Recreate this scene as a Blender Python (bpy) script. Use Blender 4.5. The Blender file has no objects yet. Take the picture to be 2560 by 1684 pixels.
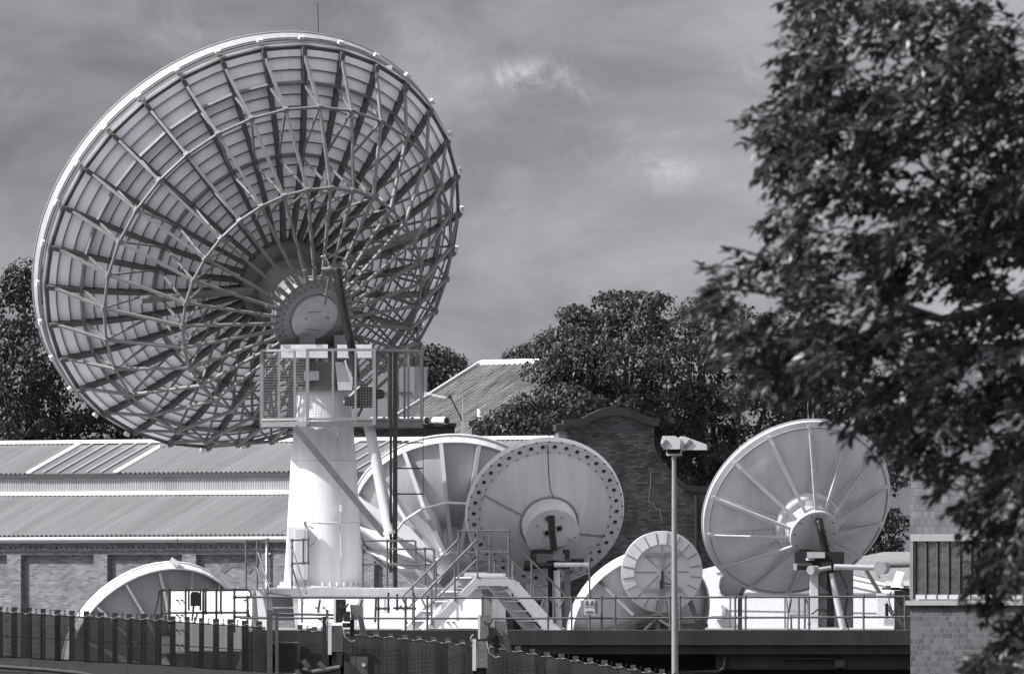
import bpy, math, random
from mathutils import Vector, Matrix, noise
PI = math.pi
R = math.radians
scene = bpy.context.scene
COL = scene.collection
rnd = random.Random(7)

# ------------------------------------------------------------------ camera geometry
F = 30000.0          # focal length in photo pixels (a long telephoto lens)
H0 = 1490.0          # horizon row of the photograph
ZC = 1.05            # eye height above the yard
D = 375.0            # distance of the big dish


def W(px, py, Y):
    """world point seen at photo pixel (px, py) at distance Y"""
    return Vector(((px - 1280) * Y / F, Y, ZC + (H0 - py) * Y / F))


# ------------------------------------------------------------------ materials
def nd(nt, typ, **kw):
    n = nt.nodes.new(typ)
    for k, v in kw.items():
        setattr(n, k, v)
    return n


def grey(v):
    return (v, v, v * 1.03, 1)


def mat(name, v, rough=0.6, metal=0.0, var=0.12, scale=3.0, bump=0.0, bscale=40.0, streak=False, alpha=1.0, spec=0.4, mscale=None):
    m = bpy.data.materials.new(name)
    m.use_nodes = True
    nt = m.node_tree
    b = nt.nodes['Principled BSDF']
    b.inputs['Roughness'].default_value = rough
    b.inputs['Metallic'].default_value = metal
    b.inputs['Specular IOR Level'].default_value = spec
    b.inputs['Alpha'].default_value = alpha
    tc = nd(nt, 'ShaderNodeTexCoord')
    mp = nd(nt, 'ShaderNodeMapping')
    nt.links.new(tc.outputs['Object'], mp.inputs['Vector'])
    if streak:
        mp.inputs['Scale'].default_value = (1, 1, 0.12)
    if mscale:
        mp.inputs['Scale'].default_value = mscale
    nz = nd(nt, 'ShaderNodeTexNoise')
    nz.inputs['Scale'].default_value = scale
    nz.inputs['Detail'].default_value = 8
    nz.inputs['Roughness'].default_value = 0.65
    nt.links.new(mp.outputs['Vector'], nz.inputs['Vector'])
    cr = nd(nt, 'ShaderNodeValToRGB')
    cr.color_ramp.elements[0].position = 0.28
    cr.color_ramp.elements[1].position = 0.72
    cr.color_ramp.elements[0].color = grey(max(0.003, v * (1 - var)))
    cr.color_ramp.elements[1].color = grey(min(0.92, v * (1 + var)))
    nt.links.new(nz.outputs['Fac'], cr.inputs['Fac'])
    nt.links.new(cr.outputs['Color'], b.inputs['Base Color'])
    if bump:
        n2 = nd(nt, 'ShaderNodeTexNoise')
        n2.inputs['Scale'].default_value = bscale
        n2.inputs['Detail'].default_value = 6
        nt.links.new(tc.outputs['Object'], n2.inputs['Vector'])
        bp = nd(nt, 'ShaderNodeBump')
        bp.inputs['Strength'].default_value = bump
        bp.inputs['Distance'].default_value = 0.03
        nt.links.new(n2.outputs['Fac'], bp.inputs['Height'])
        nt.links.new(bp.outputs['Normal'], b.inputs['Normal'])
    return m


def brick_mat(name, c1, c2, mortar, bw=0.24, bh=0.078, msize=0.012, patch=0.35, uv='xz', off=0.5, bump=0.4):
    m = bpy.data.materials.new(name)
    m.use_nodes = True
    nt = m.node_tree
    b = nt.nodes['Principled BSDF']
    b.inputs['Roughness'].default_value = 0.85
    b.inputs['Specular IOR Level'].default_value = 0.2
    tc = nd(nt, 'ShaderNodeTexCoord')
    sp = nd(nt, 'ShaderNodeSeparateXYZ')
    nt.links.new(tc.outputs['Object'], sp.inputs[0])
    ad = nd(nt, 'ShaderNodeMath', operation='ADD')
    nt.links.new(sp.outputs['X'], ad.inputs[0])
    nt.links.new(sp.outputs['Y'], ad.inputs[1])
    cb = nd(nt, 'ShaderNodeCombineXYZ')
    nt.links.new(ad.outputs[0], cb.inputs['X'])
    nt.links.new(sp.outputs['Z'], cb.inputs['Y'])
    bt = nd(nt, 'ShaderNodeTexBrick')
    bt.offset = off
    bt.inputs['Color1'].default_value = grey(c1)
    bt.inputs['Color2'].default_value = grey(c2)
    bt.inputs['Mortar'].default_value = grey(mortar)
    bt.inputs['Scale'].default_value = 1.0
    bt.inputs['Mortar Size'].default_value = msize
    bt.inputs['Mortar Smooth'].default_value = 0.3
    bt.inputs['Brick Width'].default_value = bw
    bt.inputs['Row Height'].default_value = bh
    nt.links.new(cb.outputs[0], bt.inputs['Vector'])
    nz = nd(nt, 'ShaderNodeTexNoise')
    nz.inputs['Scale'].default_value = 1.3
    nz.inputs['Detail'].default_value = 9
    nz.inputs['Roughness'].default_value = 0.7
    nt.links.new(tc.outputs['Object'], nz.inputs['Vector'])
    cr = nd(nt, 'ShaderNodeValToRGB')
    cr.color_ramp.elements[0].position = 0.3
    cr.color_ramp.elements[1].position = 0.7
    cr.color_ramp.elements[0].color = grey(1 - patch)
    cr.color_ramp.elements[1].color = grey(1.0)
    nt.links.new(nz.outputs['Fac'], cr.inputs['Fac'])
    mx = nd(nt, 'ShaderNodeMix', data_type='RGBA', blend_type='MULTIPLY')
    mx.inputs['Factor'].default_value = 1
    nt.links.new(bt.outputs['Color'], mx.inputs['A'])
    nt.links.new(cr.outputs['Color'], mx.inputs['B'])
    nt.links.new(mx.outputs['Result'], b.inputs['Base Color'])
    bp = nd(nt, 'ShaderNodeBump')
    bp.inputs['Strength'].default_value = bump
    bp.inputs['Distance'].default_value = 0.02
    inv = nd(nt, 'ShaderNodeMath', operation='SUBTRACT')
    inv.inputs[0].default_value = 1
    nt.links.new(bt.outputs['Fac'], inv.inputs[1])
    nt.links.new(inv.outputs[0], bp.inputs['Height'])
    nt.links.new(bp.outputs['Normal'], b.inputs['Normal'])
    return m


def leaf_mat(name, v, var=0.5, scale=1.5, spec=0.3, tr_k=0.18):
    m = mat(name, v, rough=0.42, var=var, scale=scale, spec=spec)
    nt = m.node_tree
    b = nt.nodes['Principled BSDF']
    out = [n for n in nt.nodes if n.type == 'OUTPUT_MATERIAL'][0]
    tr = nd(nt, 'ShaderNodeBsdfTranslucent')
    tr.inputs['Color'].default_value = grey(v * 1.5)
    mx = nd(nt, 'ShaderNodeMixShader')
    mx.inputs[0].default_value = tr_k
    nt.links.new(b.outputs[0], mx.inputs[1])
    nt.links.new(tr.outputs[0], mx.inputs[2])
    nt.links.new(mx.outputs[0], out.inputs['Surface'])
    return m


M = dict(
    white=mat('white_paint', 0.78, 0.5, var=0.16, scale=2.8, streak=True),
    rimwhite=mat('rim_paint', 0.36, 0.5, var=0.12, scale=2.5),
    white2=mat('weathered_white_paint', 0.62, 0.55, var=0.14, scale=2.5, streak=True),
    skin=mat('reflector_panel_paint', 0.84, 0.6, var=0.13, scale=1.6, streak=True),
    skin2=mat('ribbed_dish_paint', 0.56, 0.5, var=0.13, scale=2.2, streak=True),
    member=mat('galvanised_steel', 0.19, 0.45, metal=0.1, var=0.2, scale=4),
    member2=mat('dull_steel', 0.09, 0.5, metal=0.2, var=0.25, scale=4),
    lightsteel=mat('pale_steel', 0.45, 0.45, var=0.12, scale=4),
    darkplate=mat('dark_hub_paint', 0.13, 0.5, var=0.3, scale=2),
    black=mat('black_rubber', 0.012, 0.4, var=0.3, scale=8),
    dark=mat('dark_machinery', 0.02, 0.5, var=0.4, scale=6),
    midgrey=mat('grey_paint', 0.27, 0.5, var=0.12, scale=3),
    rail=mat('handrail_tube', 0.12, 0.45, metal=0.1, var=0.25, scale=6),
    rail_dark=mat('dark_rail_tube', 0.045, 0.5, metal=0.1, var=0.3, scale=6),
    galv=mat('galvanised_sheet', 0.205, 0.5, var=0.22, scale=1.0, mscale=(1.6, 0.10, 0.10)),
    galv2=mat('galvanised_wall_sheet', 0.30, 0.5, var=0.2, scale=1.0, mscale=(1.5, 1, 0.3)),
    skylight=mat('skylight_glazing', 0.13, 0.35, var=0.12, scale=1.0),
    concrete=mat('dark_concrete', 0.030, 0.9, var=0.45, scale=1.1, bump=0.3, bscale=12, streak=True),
    concrete2=mat('shaded_concrete', 0.010, 0.9, var=0.45, scale=1.1, bump=0.3, bscale=12),  # near-black concrete copy; the shade under the beam is in its colour
    yard=mat('yard_concrete', 0.22, 0.9, var=0.25, scale=0.4, bump=0.2),
    ballast=mat('pale_ballast', 0.10, 0.95, var=0.4, scale=3, bump=0.8, bscale=15),
    soil=mat('dark_ballast', 0.014, 0.95, var=0.6, scale=6, bump=0.8, bscale=15),
    render=mat('white_render', 0.56, 0.85, var=0.07, scale=6, bump=0.5, bscale=60),
    pebble=mat('pebble_dash', 0.60, 0.9, var=0.25, scale=25, bump=0.8, bscale=40),
    tile=mat('roof_tile', 0.12, 0.8, var=0.75, scale=1.0, mscale=(5, .8, .8)),
    slate=mat('rough_tile', 0.20, 0.9, var=0.5, scale=14, bump=0.6, bscale=20),
    coping=mat('dark_coping', 0.028, 0.8, var=0.5, scale=2.5),
    bark=mat('bark', 0.07, 0.9, var=0.4, scale=8, bump=0.6, bscale=25),
    net=mat('dark_netting', 0.02, 0.8, var=0.35, scale=5, streak=True, alpha=0.84),
    net2=mat('grey_netting', 0.05, 0.8, var=0.35, scale=5, streak=True, alpha=0.92),
    fencepost=mat('dark_fence_post', 0.03, 0.8, var=0.3, scale=4),
    cover=mat('canvas_cover', 0.15, 0.8, var=0.25, scale=6, bump=0.5, bscale=20),
    wirew=mat('pale_wire', 0.30, 0.5, var=0.1),
    lampglass=mat('lamp_housing', 0.62, 0.45, var=0.06, scale=2),
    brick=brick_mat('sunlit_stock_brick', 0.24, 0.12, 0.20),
    brickd=brick_mat('shaded_gable_brick', 0.125, 0.04, 0.055, patch=0.5),  # darker brick copy; the gable's shade is put into its colour
    bricka=brick_mat('arch_brick', 0.13, 0.09, 0.2, bw=0.11, bh=0.22, msize=0.01),
    bricks=brick_mat('chimney_brick', 0.06, 0.03, 0.05),
    brickr=brick_mat('building_brick', 0.135, 0.07, 0.15, bw=0.17, bh=0.165, msize=0.010, patch=0.3),
    tileh=brick_mat('hung_tile', 0.20, 0.13, 0.10, bw=0.20, bh=0.22, msize=0.008, patch=0.3),
)


def add_translucent(m, k, v):
    nt = m.node_tree
    b = nt.nodes['Principled BSDF']
    out = [n for n in nt.nodes if n.type == 'OUTPUT_MATERIAL'][0]
    tr = nd(nt, 'ShaderNodeBsdfTranslucent')
    tr.inputs['Color'].default_value = grey(v)
    mx = nd(nt, 'ShaderNodeMixShader')
    mx.inputs[0].default_value = k
    nt.links.new(b.outputs[0], mx.inputs[1])
    nt.links.new(tr.outputs[0], mx.inputs[2])
    nt.links.new(mx.outputs[0], out.inputs['Surface'])


add_translucent(M['skin'], 0.07, 0.8)
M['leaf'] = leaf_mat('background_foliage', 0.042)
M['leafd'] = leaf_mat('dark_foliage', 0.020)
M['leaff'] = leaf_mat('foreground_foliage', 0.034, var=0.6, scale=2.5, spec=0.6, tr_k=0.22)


def glass_mat():
    m = mat('window_glass', 0.05, 0.06, var=0.4, scale=1.2, spec=1.0)
    nt = m.node_tree
    b = nt.nodes['Principled BSDF']
    b.inputs['Coat Weight'].default_value = 1.0
    b.inputs['Coat Roughness'].default_value = 0.03
    tc = [n for n in nt.nodes if n.type == 'TEX_COORD'][0]
    wv = nd(nt, 'ShaderNodeTexNoise')
    wv.inputs['Scale'].default_value = 3
    nt.links.new(tc.outputs['Object'], wv.inputs['Vector'])
    bp = nd(nt, 'ShaderNodeBump')
    bp.inputs['Strength'].default_value = 0.25
    bp.inputs['Distance'].default_value = 0.1
    nt.links.new(wv.outputs['Fac'], bp.inputs['Height'])
    nt.links.new(bp.outputs['Normal'], b.inputs['Normal'])
    nt.links.new(bp.outputs['Normal'], b.inputs['Coat Normal'])
    return m


M['glass'] = glass_mat()

# ------------------------------------------------------------------ object helpers
ROOTM = {}


class MB:
    """collects shapes in one coordinate system and links them as ONE mesh object"""

    def __init__(s):
        s.v = []
        s.f = []
        s.smooth = []

    def add(s, vs, fs, smooth=False):
        o = len(s.v)
        s.v += [Vector(v) for v in vs]
        s.f += [[i + o for i in f] for f in fs]
        s.smooth += [smooth] * len(fs)
        return s

    def box(s, c, size, rz=0.0, m=None):
        x, y, z = [d / 2 for d in size]
        rot = m if m is not None else Matrix.Rotation(rz, 3, 'Z')
        c = Vector(c)
        vs = [c + rot @ Vector((a * x, b * y, d * z)) for d in (-1, 1) for b in (-1, 1) for a in (-1, 1)]
        return s.add(vs, [(0, 2, 3, 1), (4, 5, 7, 6), (0, 1, 5, 4), (2, 6, 7, 3), (0, 4, 6, 2), (1, 3, 7, 5)])

    def box2(s, a, b):
        a, b = Vector(a), Vector(b)
        return s.box((a + b) / 2, [abs(b[i] - a[i]) for i in range(3)])

    def bar(s, p, q, w, h=None, up=(0, 0, 1)):
        """rectangular bar from p to q; h measured along up"""
        h = w if h is None else h
        p, q = Vector(p), Vector(q)
        d = q - p
        if d.length < 1e-6:
            return s
        d.normalize()
        up = Vector(up)
        sd = d.cross(up)
        if sd.length < 1e-3:
            sd = d.cross(Vector((1, 0, 0)))
        sd.normalize()
        u2 = sd.cross(d).normalized()
        vs = []
        for c in (p, q):
            for a, b in ((-1, -1), (1, -1), (1, 1), (-1, 1)):
                vs.append(c + sd * (a * w / 2) + u2 * (b * h / 2))
        return s.add(vs, [(3, 2, 1, 0), (4, 5, 6, 7), (0, 1, 5, 4), (1, 2, 6, 5), (2, 3, 7, 6), (3, 0, 4, 7)])

    def tube(s, pts, r, n=8, cap=True, r2=None):
        pts = [Vector(p) for p in pts]
        k = len(pts)
        vs, fs = [], []
        prev = None
        for i, p in enumerate(pts):
            d = (pts[min(i + 1, k - 1)] - pts[max(i - 1, 0)]).normalized()
            if prev is None:
                a = d.cross(Vector((0, 0, 1)))
                if a.length < 1e-3:
                    a = d.cross(Vector((1, 0, 0)))
                a.normalize()
            else:
                a = (prev - d * prev.dot(d)).normalized()
            prev = a
            b = d.cross(a)
            rr = r if r2 is None else r + (r2 - r) * i / (k - 1)
            if isinstance(r, (list, tuple)):
                rr = r[i]
            for j in range(n):
                t = 2 * PI * j / n
                vs.append(p + (a * math.cos(t) + b * math.sin(t)) * rr)
        for i in range(k - 1):
            for j in range(n):
                fs.append((i * n + j, i * n + (j + 1) % n, (i + 1) * n + (j + 1) % n, (i + 1) * n + j))
        s.add(vs, fs, True)
        if cap:
            s.add(vs[:n], [list(range(n))[::-1]])
            s.add(vs[-n:], [list(range(n))])
        return s

    def poly(s, pts):
        return s.add(pts, [list(range(len(pts)))])

    def slab(s, pts, off):
        """polygon given thickness by the offset vector"""
        n = len(pts)
        off = Vector(off)
        a = [Vector(p) for p in pts]
        b = [p + off for p in a]
        fs = [list(range(n)), list(range(2 * n - 1, n - 1, -1))]
        fs += [(i, (i + 1) % n + 0, n + (i + 1) % n, n + i)[::-1] for i in range(n)]
        return s.add(a + b, fs)

    def build_split(s, name, m, parent, local=False):
        """every loose piece becomes a part of its own"""
        n = len(s.v)
        up = list(range(n))

        def find(i):
            while up[i] != i:
                up[i] = up[up[i]]
                i = up[i]
            return i
        for f in s.f:
            for i in f[1:]:
                up[find(i)] = find(f[0])
        # pieces added in one go share positions (tube caps)
        pos = {}
        for i, v in enumerate(s.v):
            k = (round(v.x, 5), round(v.y, 5), round(v.z, 5))
            if k in pos:
                up[find(i)] = find(pos[k])
            else:
                pos[k] = i
        groups = {}
        for f, sm in zip(s.f, s.smooth):
            groups.setdefault(find(f[0]), []).append((f, sm))
        o = None
        for g in groups.values():
            ids = sorted({i for f, _ in g for i in f})
            idx = {a: b for b, a in enumerate(ids)}
            q = MB()
            q.v = [s.v[i] for i in ids]
            q.f = [[idx[i] for i in f] for f, _ in g]
            q.smooth = [sm for _, sm in g]
            o = fix_normals(q.build(name, m, parent, local))
        return o

    def build(s, name, m, parent=None, local=False, col=None):
        me = bpy.data.meshes.new(name)
        vs = s.v
        if parent is not None and not local:
            inv = ROOTM[parent.name].inverted()
            vs = [inv @ v for v in vs]
        me.from_pydata([tuple(v) for v in vs], [], s.f)
        me.polygons.foreach_set('use_smooth', s.smooth)
        me.materials.append(m)
        me.update()
        o = bpy.data.objects.new(name, me)
        COL.objects.link(o)
        if parent is not None:
            o.parent = parent
            ROOTM[o.name] = ROOTM[parent.name]
        else:
            ROOTM[o.name] = Matrix.Identity(4)
        return o


def fix_normals(o):
    import bmesh
    bm = bmesh.new()
    bm.from_mesh(o.data)
    bmesh.ops.recalc_face_normals(bm, faces=bm.faces)
    bm.to_mesh(o.data)
    bm.free()
    return o


def tag(o, label=None, cat=None, group=None, kind=None):
    if label:
        o['label'] = label
    if cat:
        o['category'] = cat
    if group:
        o['group'] = group
    if kind:
        o['kind'] = kind
    return o


def thing(name, label, cat, loc, rz=0.0, group=None):
    o = bpy.data.objects.new(name, None)
    o.empty_display_size = 0.3
    COL.objects.link(o)
    o.location = loc
    o.rotation_euler = (0, 0, rz)
    ROOTM[o.name] = Matrix.Translation(Vector(loc)) @ Matrix.Rotation(rz, 4, 'Z')
    return tag(o, label, cat, group)


class Frame:
    """dish coordinates: centre of the rim plane, boresight b, in-plane axes e1, e2"""

    def __init__(s, px, py, Y, b, e1=None):
        s.C = W(px, py, Y)
        s.u = Y / F
        s.b = Vector(b).normalized()
        if e1 is None:            # the in-plane axis that lies in the picture plane
            e1 = Vector((s.b.z, 0, -s.b.x))
        s.e1 = Vector(e1).normalized()
        s.e1 = (s.e1 - s.b * s.e1.dot(s.b)).normalized()
        s.e2 = s.b.cross(s.e1)
        if s.e2.z < 0:
            s.e2 = -s.e2

    def P(s, r, t, d):
        """r, d in photo pixels at the dish's distance; d behind the rim plane"""
        return s.C + (s.e1 * math.cos(t) + s.e2 * math.sin(t)) * (r * s.u) - s.b * (d * s.u)

    def revolve(s, mb, prof, n=96, t0=0, t1=2 * PI, smooth=True):
        full = abs(t1 - t0 - 2 * PI) < 1e-6
        k = n if full else n + 1
        vs = []
        for (r, d) in prof:
            for j in range(k):
                vs.append(s.P(r, t0 + (t1 - t0) * j / n, d))
        fs = []
        for i in range(len(prof) - 1):
            for j in range(n):
                j2 = (j + 1) % k if full else j + 1
                fs.append((i * k + j, i * k + j2, (i + 1) * k + j2, (i + 1) * k + j))
        mb.add(vs, fs, smooth)
        return mb

    def disc(s, mb, r, d, n=64, chord=None):
        pts = []
        for j in range(n):
            t = 2 * PI * j / n
            pts.append(s.P(r, t, d))
        mb.add(pts, [list(range(n))])
        return mb
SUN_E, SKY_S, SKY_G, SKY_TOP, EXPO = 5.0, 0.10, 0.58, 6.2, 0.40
GD = 'satellite dishes in the station yard'


def waveguide(parent, pts, r, name='waveguide'):
    """black corrugated flexible waveguide"""
    P = []
    for i in range(len(pts) - 1):
        a, b = Vector(pts[i]), Vector(pts[i + 1])
        k = max(2, int((b - a).length / (r * 0.55)))
        for j in range(k):
            P.append(a.lerp(b, j / k))
    P.append(Vector(pts[-1]))
    rr = [r * (1.0 if i % 2 else 0.86) for i in range(len(P))]
    mb = MB()
    mb.tube(P, rr, 10)
    return mb.build(name, M['black'], parent)


def skin_depth(r, Rr, dep, d0):
    return d0 + dep * (1 - (r / Rr) ** 2)


# =================================================================== the big dish
def big_dish():
    YB = 379.0
    base = W(809, 1468, 375)
    T = thing('large_satellite_dish', 'huge open truss-backed satellite dish on a tall white tapered mast', 'satellite dish', base, group=GD)
    fr = Frame(612, 595, YB, (-0.413, 0.775, 0.478))
    u = fr.u
    RR = 572.0
    N = 32
    ph = R(42.0)
    tt = [ph + 2 * PI * k / N for k in range(N)]
    sk = lambda r: skin_depth(r, RR, 178, 44)

    # reflector skin: sawtooth rings of panels with lipped joints
    mb = MB()
    prof = []
    r = 566.0
    while r > 100:
        r2 = max(100, r - 27)
        prof += [(r, sk(r) + 0), (r2 + 0.8, sk(r2) + 4.5)]
        r = r2
    prof.append((95, sk(95)))
    fr.revolve(mb, prof, 128, smooth=False)
    refl = mb.build('reflector', M['skin'], T)
    # lipped joints between the rings of panels
    mb = MB()
    r = 566.0 - 27
    while r > 120:
        for k in range(N):
            a, b = tt[k], tt[k] + 2 * PI / N
            for q in range(3):
                t1, t2 = a + (b - a) * q / 3, a + (b - a) * (q + 1) / 3
                mb.bar(fr.P(r, t1, sk(r) + 5), fr.P(r, t2, sk(r) + 5), 0.020, 0.06, up=fr.b)
        r -= 27
    mb.build('panel_joints', M['member2'], T)
    # rim skirt
    mb = MB()
    fr.revolve(mb, [(575, -2), (572, -2), (572, 27), (562, 27), (562, 24), (569, 30), (569, 2), (575, 0), (575, -2)], N * 4, smooth=False)
    mb.build('rim_skirt', M['rimwhite'], T)
    mb = MB()
    for k in range(N):
        mb.bar(fr.P(560, tt[k], 46), fr.P(560, tt[(k + 1) % N], 46), 0.12, 0.30, up=fr.b)
    mb.build('rim_beam', M['member2'], T)
    # rib trusses
    ra, da, rb, db, rc, dc = 471, 212, 323, 361, 104, 427
    for k in range(N):
        t = tt[k]
        mb = MB()
        P = lambda r, d: fr.P(r, t, d)
        rad = (fr.e1 * math.cos(t) + fr.e2 * math.sin(t))
        tang = rad.cross(fr.b)
        rs = [562, 500, 430, 365, 300, 235, 170, 108]
        for i in range(len(rs) - 1):
            mb.bar(P(rs[i], sk(rs[i]) + 12), P(rs[i + 1], sk(rs[i + 1]) + 12), 0.075, 0.22, up=fr.b)
            mb.bar(P(rs[i], sk(rs[i]) + 22), P(rs[i + 1], sk(rs[i + 1]) + 22), 0.15, 0.02, up=fr.b)
        mb.build('skin_rib', M['member2'], T)
        mb = MB()
        w = 0.085
        A, B, Cc = P(ra, da), P(rb, db), P(rc, dc)
        mb.bar(P(562, 50), A, w, w, up=fr.b)
        mb.bar(A, B, w, w, up=fr.b)
        mb.bar(B, Cc, w, w, up=fr.b)
        w = 0.06
        mb.bar(A, P(482, sk(482) + 20), w, w, up=rad)
        mb.bar(A, P(330, sk(330) + 20), w, w, up=fr.b)
        mb.bar(B, P(318, sk(318) + 20), w, w, up=rad)
        mb.bar(B, P(190, sk(190) + 20), w, w, up=fr.b)
        for q in (A, B):
            mb.box(q, (0.16, 0.16, 0.16), m=Matrix((rad, tang, fr.b)).transposed())
        mb.tube([P(rc + 34, dc - 6), P(rc - 2, dc + 1)], 0.075, 6)
        mb.build('rib_truss', M['member'], T)
    # ring beams
    for (r, d, w, h) in ((488, sk(488) + 16, 0.09, 0.14), (322, sk(322) + 10, 0.10, 0.10), (ra, da, 0.075, 0.075), (rb, db, 0.075, 0.075)):
        mb = MB()
        for k in range(N):
            mb.bar(fr.P(r, tt[k], d), fr.P(r, tt[(k + 1) % N], d), w, h, up=fr.b)
        mb.build('ring_beam', M['member'], T)
    # small tabs on the rim
    for k in range(N):
        t = tt[k]
        rad = (fr.e1 * math.cos(t) + fr.e2 * math.sin(t))
        tang = rad.cross(fr.b)
        mb = MB()
        a = fr.P(573, t, 34)
        pts = [a - tang * 0.07, fr.P(582, t, 36) - tang * 0.09, fr.P(582, t, 36) + tang * 0.09, a + tang * 0.07]
        mb.slab(pts, -fr.b * 0.12)
        fix_normals(mb.build('rim_tab', M['white'], T))
    # hub
    mb = MB()
    fr.revolve(mb, [(112, sk(112) + 2), (112, 258), (96, 262), (78, 262), (74, 400)], 64, smooth=False)
    hub = mb.build('hub', M['darkplate'], T)
    mb = MB()
    fr.revolve(mb, [(74, 400), (106, 407), (106, 430), (63, 430), (63, 426)], 64, smooth=False)
    mb.build('hub_ring', M['midgrey'], T)
    mb = MB()
    fr.revolve(mb, [(61, 426), (61, 437), (56, 440), (0.5, 440)], 48, smooth=False)
    cap = mb.build('hub_cover', M['lightsteel'], T)
    mb = MB()
    E_ = Matrix((fr.e1, fr.e2, fr.b)).transposed()
    Pq = lambda x, y, d: fr.C + fr.e1 * (x * fr.u) + fr.e2 * (y * fr.u) - fr.b * (d * fr.u)
    for (a, b) in (((-2, 30), (22, 6)), ((-34, -2), (-10, -36))):
        mb.bar(Pq(*a, 440.3), Pq(*b, 440.3), .025, .02, up=fr.b)
    for (x, y) in ((-16, 20), (26, -22), (-44, -30)):
        mb.box(Pq(x, y, 441), (.05, .07, .04), m=E_)
    mb.build_split('cover_fitting', M['member'], cap)
    mb = MB()
    for k in range(N):
        t = tt[k]
        mb.box(fr.P(96, t, 432), (0.10, 0.10, 0.10), m=Matrix((fr.e1, fr.e2, fr.b)).transposed())
        mb.box(fr.P(84, t + 0.1, 432), (0.05, 0.05, 0.05), m=Matrix((fr.e1, fr.e2, fr.b)).transposed())
    mb.build('bolt_ring', M['member'], T)
    # torque tubes running inside the truss
    mb = MB()
    for (t, r1, d1) in ((R(141), 380, 150), (R(-27), 400, 140)):
        mb.tube([fr.P(90, t, 258), fr.P(r1, t, d1 + 80)], 0.13, 10)
    mb.build_split('torque_tube', M['member'], T)
    # bracket frame that carries the waveguide
    Yf = 373.2
    mb = MB()
    q = [W(808, 632, Yf + .8), W(858, 645, Yf + .8), W(868, 671, Yf), W(826, 671, Yf)]
    for i in range(4):
        mb.bar(q[i], q[(i + 1) % 4], 0.06)
    for a, b in (((826, 671), (812, 762)), ((868, 671), (856, 760)), ((812, 735), (840, 742)), ((804, 640), (826, 671))):
        mb.bar(W(a[0], a[1], Yf), W(b[0], b[1], Yf + .5), 0.05)
    mb.tube([W(804, 674, Yf), W(826, 672, Yf)], 0.07, 8)
    mb.build('cable_bracket', M['member'], T)
    waveguide(T, [W(842, 672, Yf), W(850, 720, Yf - .1), W(862, 790, Yf - .2), W(876, 850, Yf - .3), W(884, 900, Yf - .2), W(890, 935, Yf + .4)], 0.15)
    # mast
    mb = MB()
    prof = [(742, 975), (735, 1066), (727, 1150), (719, 1300), (711, 1440), (709, 1462)]
    cx = 809
    Ym = 375.0
    vs, fs = [], []
    n = 64
    for (pl, py) in prof:
        rr = (cx - pl) * Ym / F
        c = W(cx, py, Ym)
        for j in range(n):
            a = 2 * PI * j / n
            vs.append(c + Vector((rr * math.cos(a), rr * math.sin(a), 0)))
    for i in range(len(prof) - 1):
        for j in range(n):
            fs.append(((i + 1) * n + j, (i + 1) * n + (j + 1) % n, i * n + (j + 1) % n, i * n + j))
    mb.add(vs, fs, True)
    mb.add(vs[:n], [list(range(n))])
    mast = mb.build('mast', M['white'], T)
    mb = MB()
    for j in range(36):
        a = 2 * PI * j / 36
        c = W(cx, 1461, Ym) + Vector((1.33 * math.cos(a), 1.33 * math.sin(a), 0))
        mb.tube([c - Vector((0, 0, .03)), c + Vector((0, 0, .09))], 0.045, 6)
    mb.tube([W(cx, 1468, Ym), W(cx, 1463, Ym)], 1.45, 48)
    mb.build('base_flange', M['white2'], mast)
    mb = MB()
    for (py, pl) in ((1152, 727), (1306, 718.6), (1066, 735)):
        rr = (cx - pl) * Ym / F + .004
        c = W(cx, py, Ym)
        mb.tube([c + Vector((rr * math.cos(2 * PI * j / 48), rr * math.sin(2 * PI * j / 48), 0)) for j in range(49)], .012, 5, cap=False)
    mb.build('weld_seam', M['white2'], mast)
    mb = MB()
    pts = []
    for py in (1070, 1150, 1300, 1440, 1462):
        pl = 735 - (py - 1066) * .066
        rr = (cx - pl) * Ym / F + .02
        a = R(-62)
        pts.append(W(cx, py, Ym) + Vector((rr * math.cos(a), rr * math.sin(a), 0)))
    mb.tube(pts, .012, 6)
    mb.build('mast_conduit', M['white2'], mast)
    # cabinet and little lamps on the mast
    mb = MB()
    pa, pb = W(720, 1448, 373.55), W(768, 1316, 373.55)
    mb.box2(pa, pb + Vector((0, 0.75, 0)))
    cab = mb.build('cabinet', M['white'], mast)
    mb = MB()
    mb.box2(W(738, 1444, 373.53), W(761, 1322, 373.53) + Vector((0, 0.02, 0)))
    mb.build('cabinet_door', M['white2'], cab)
    mb = MB()
    mb.box(W(763, 1308, 373.6), (.09, .2, .14))
    mb.tube([W(763, 1315, 373.6), W(775, 1315, 373.45), W(783, 1320, 373.5)], 0.02, 6)
    mb.tube([W(790, 1340, 373.75), W(785, 1358, 373.75), W(772, 1365, 373.75)], 0.012, 5)
    mb.build('mast_lamp', M['midgrey'], mast)
    mb = MB()
    mb.box(W(851, 1265, 373.83), (.08, .12, .11))
    mb.box(W(851, 1274, 373.83), (.09, .14, .09))
    mb.build('junction_box', M['white'], mast)
    # yoke and gear between mast top and hub
    mb = MB()
    mb.tube([W(809, 976, Ym), W(809, 968, Ym)], 0.98, 40)
    mb.tube([W(809, 968, Ym), W(809, 955, Ym)], 0.80, 40)
    mb.box2(W(735, 957, 374.4), W(882, 905, 376.2))
    mb.box2(W(748, 905, 374.6), W(790, 840, 376.0))
    mb.box2(W(835, 905, 374.6), W(872, 840, 376.0))
    mb.build('turning_head', M['darkplate'], T)
    for (x0, x1) in ((702, 820), (843, 930)):
        mb = MB()
        mb.box2(W(x0, 894, 373.7), W(x1, 862, 374.5))
        mb.build('ballast_box', M['white'], T)
    mb = MB()
    mb.box2(W(760, 950, 374.0), W(798, 928, 374.4))
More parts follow.
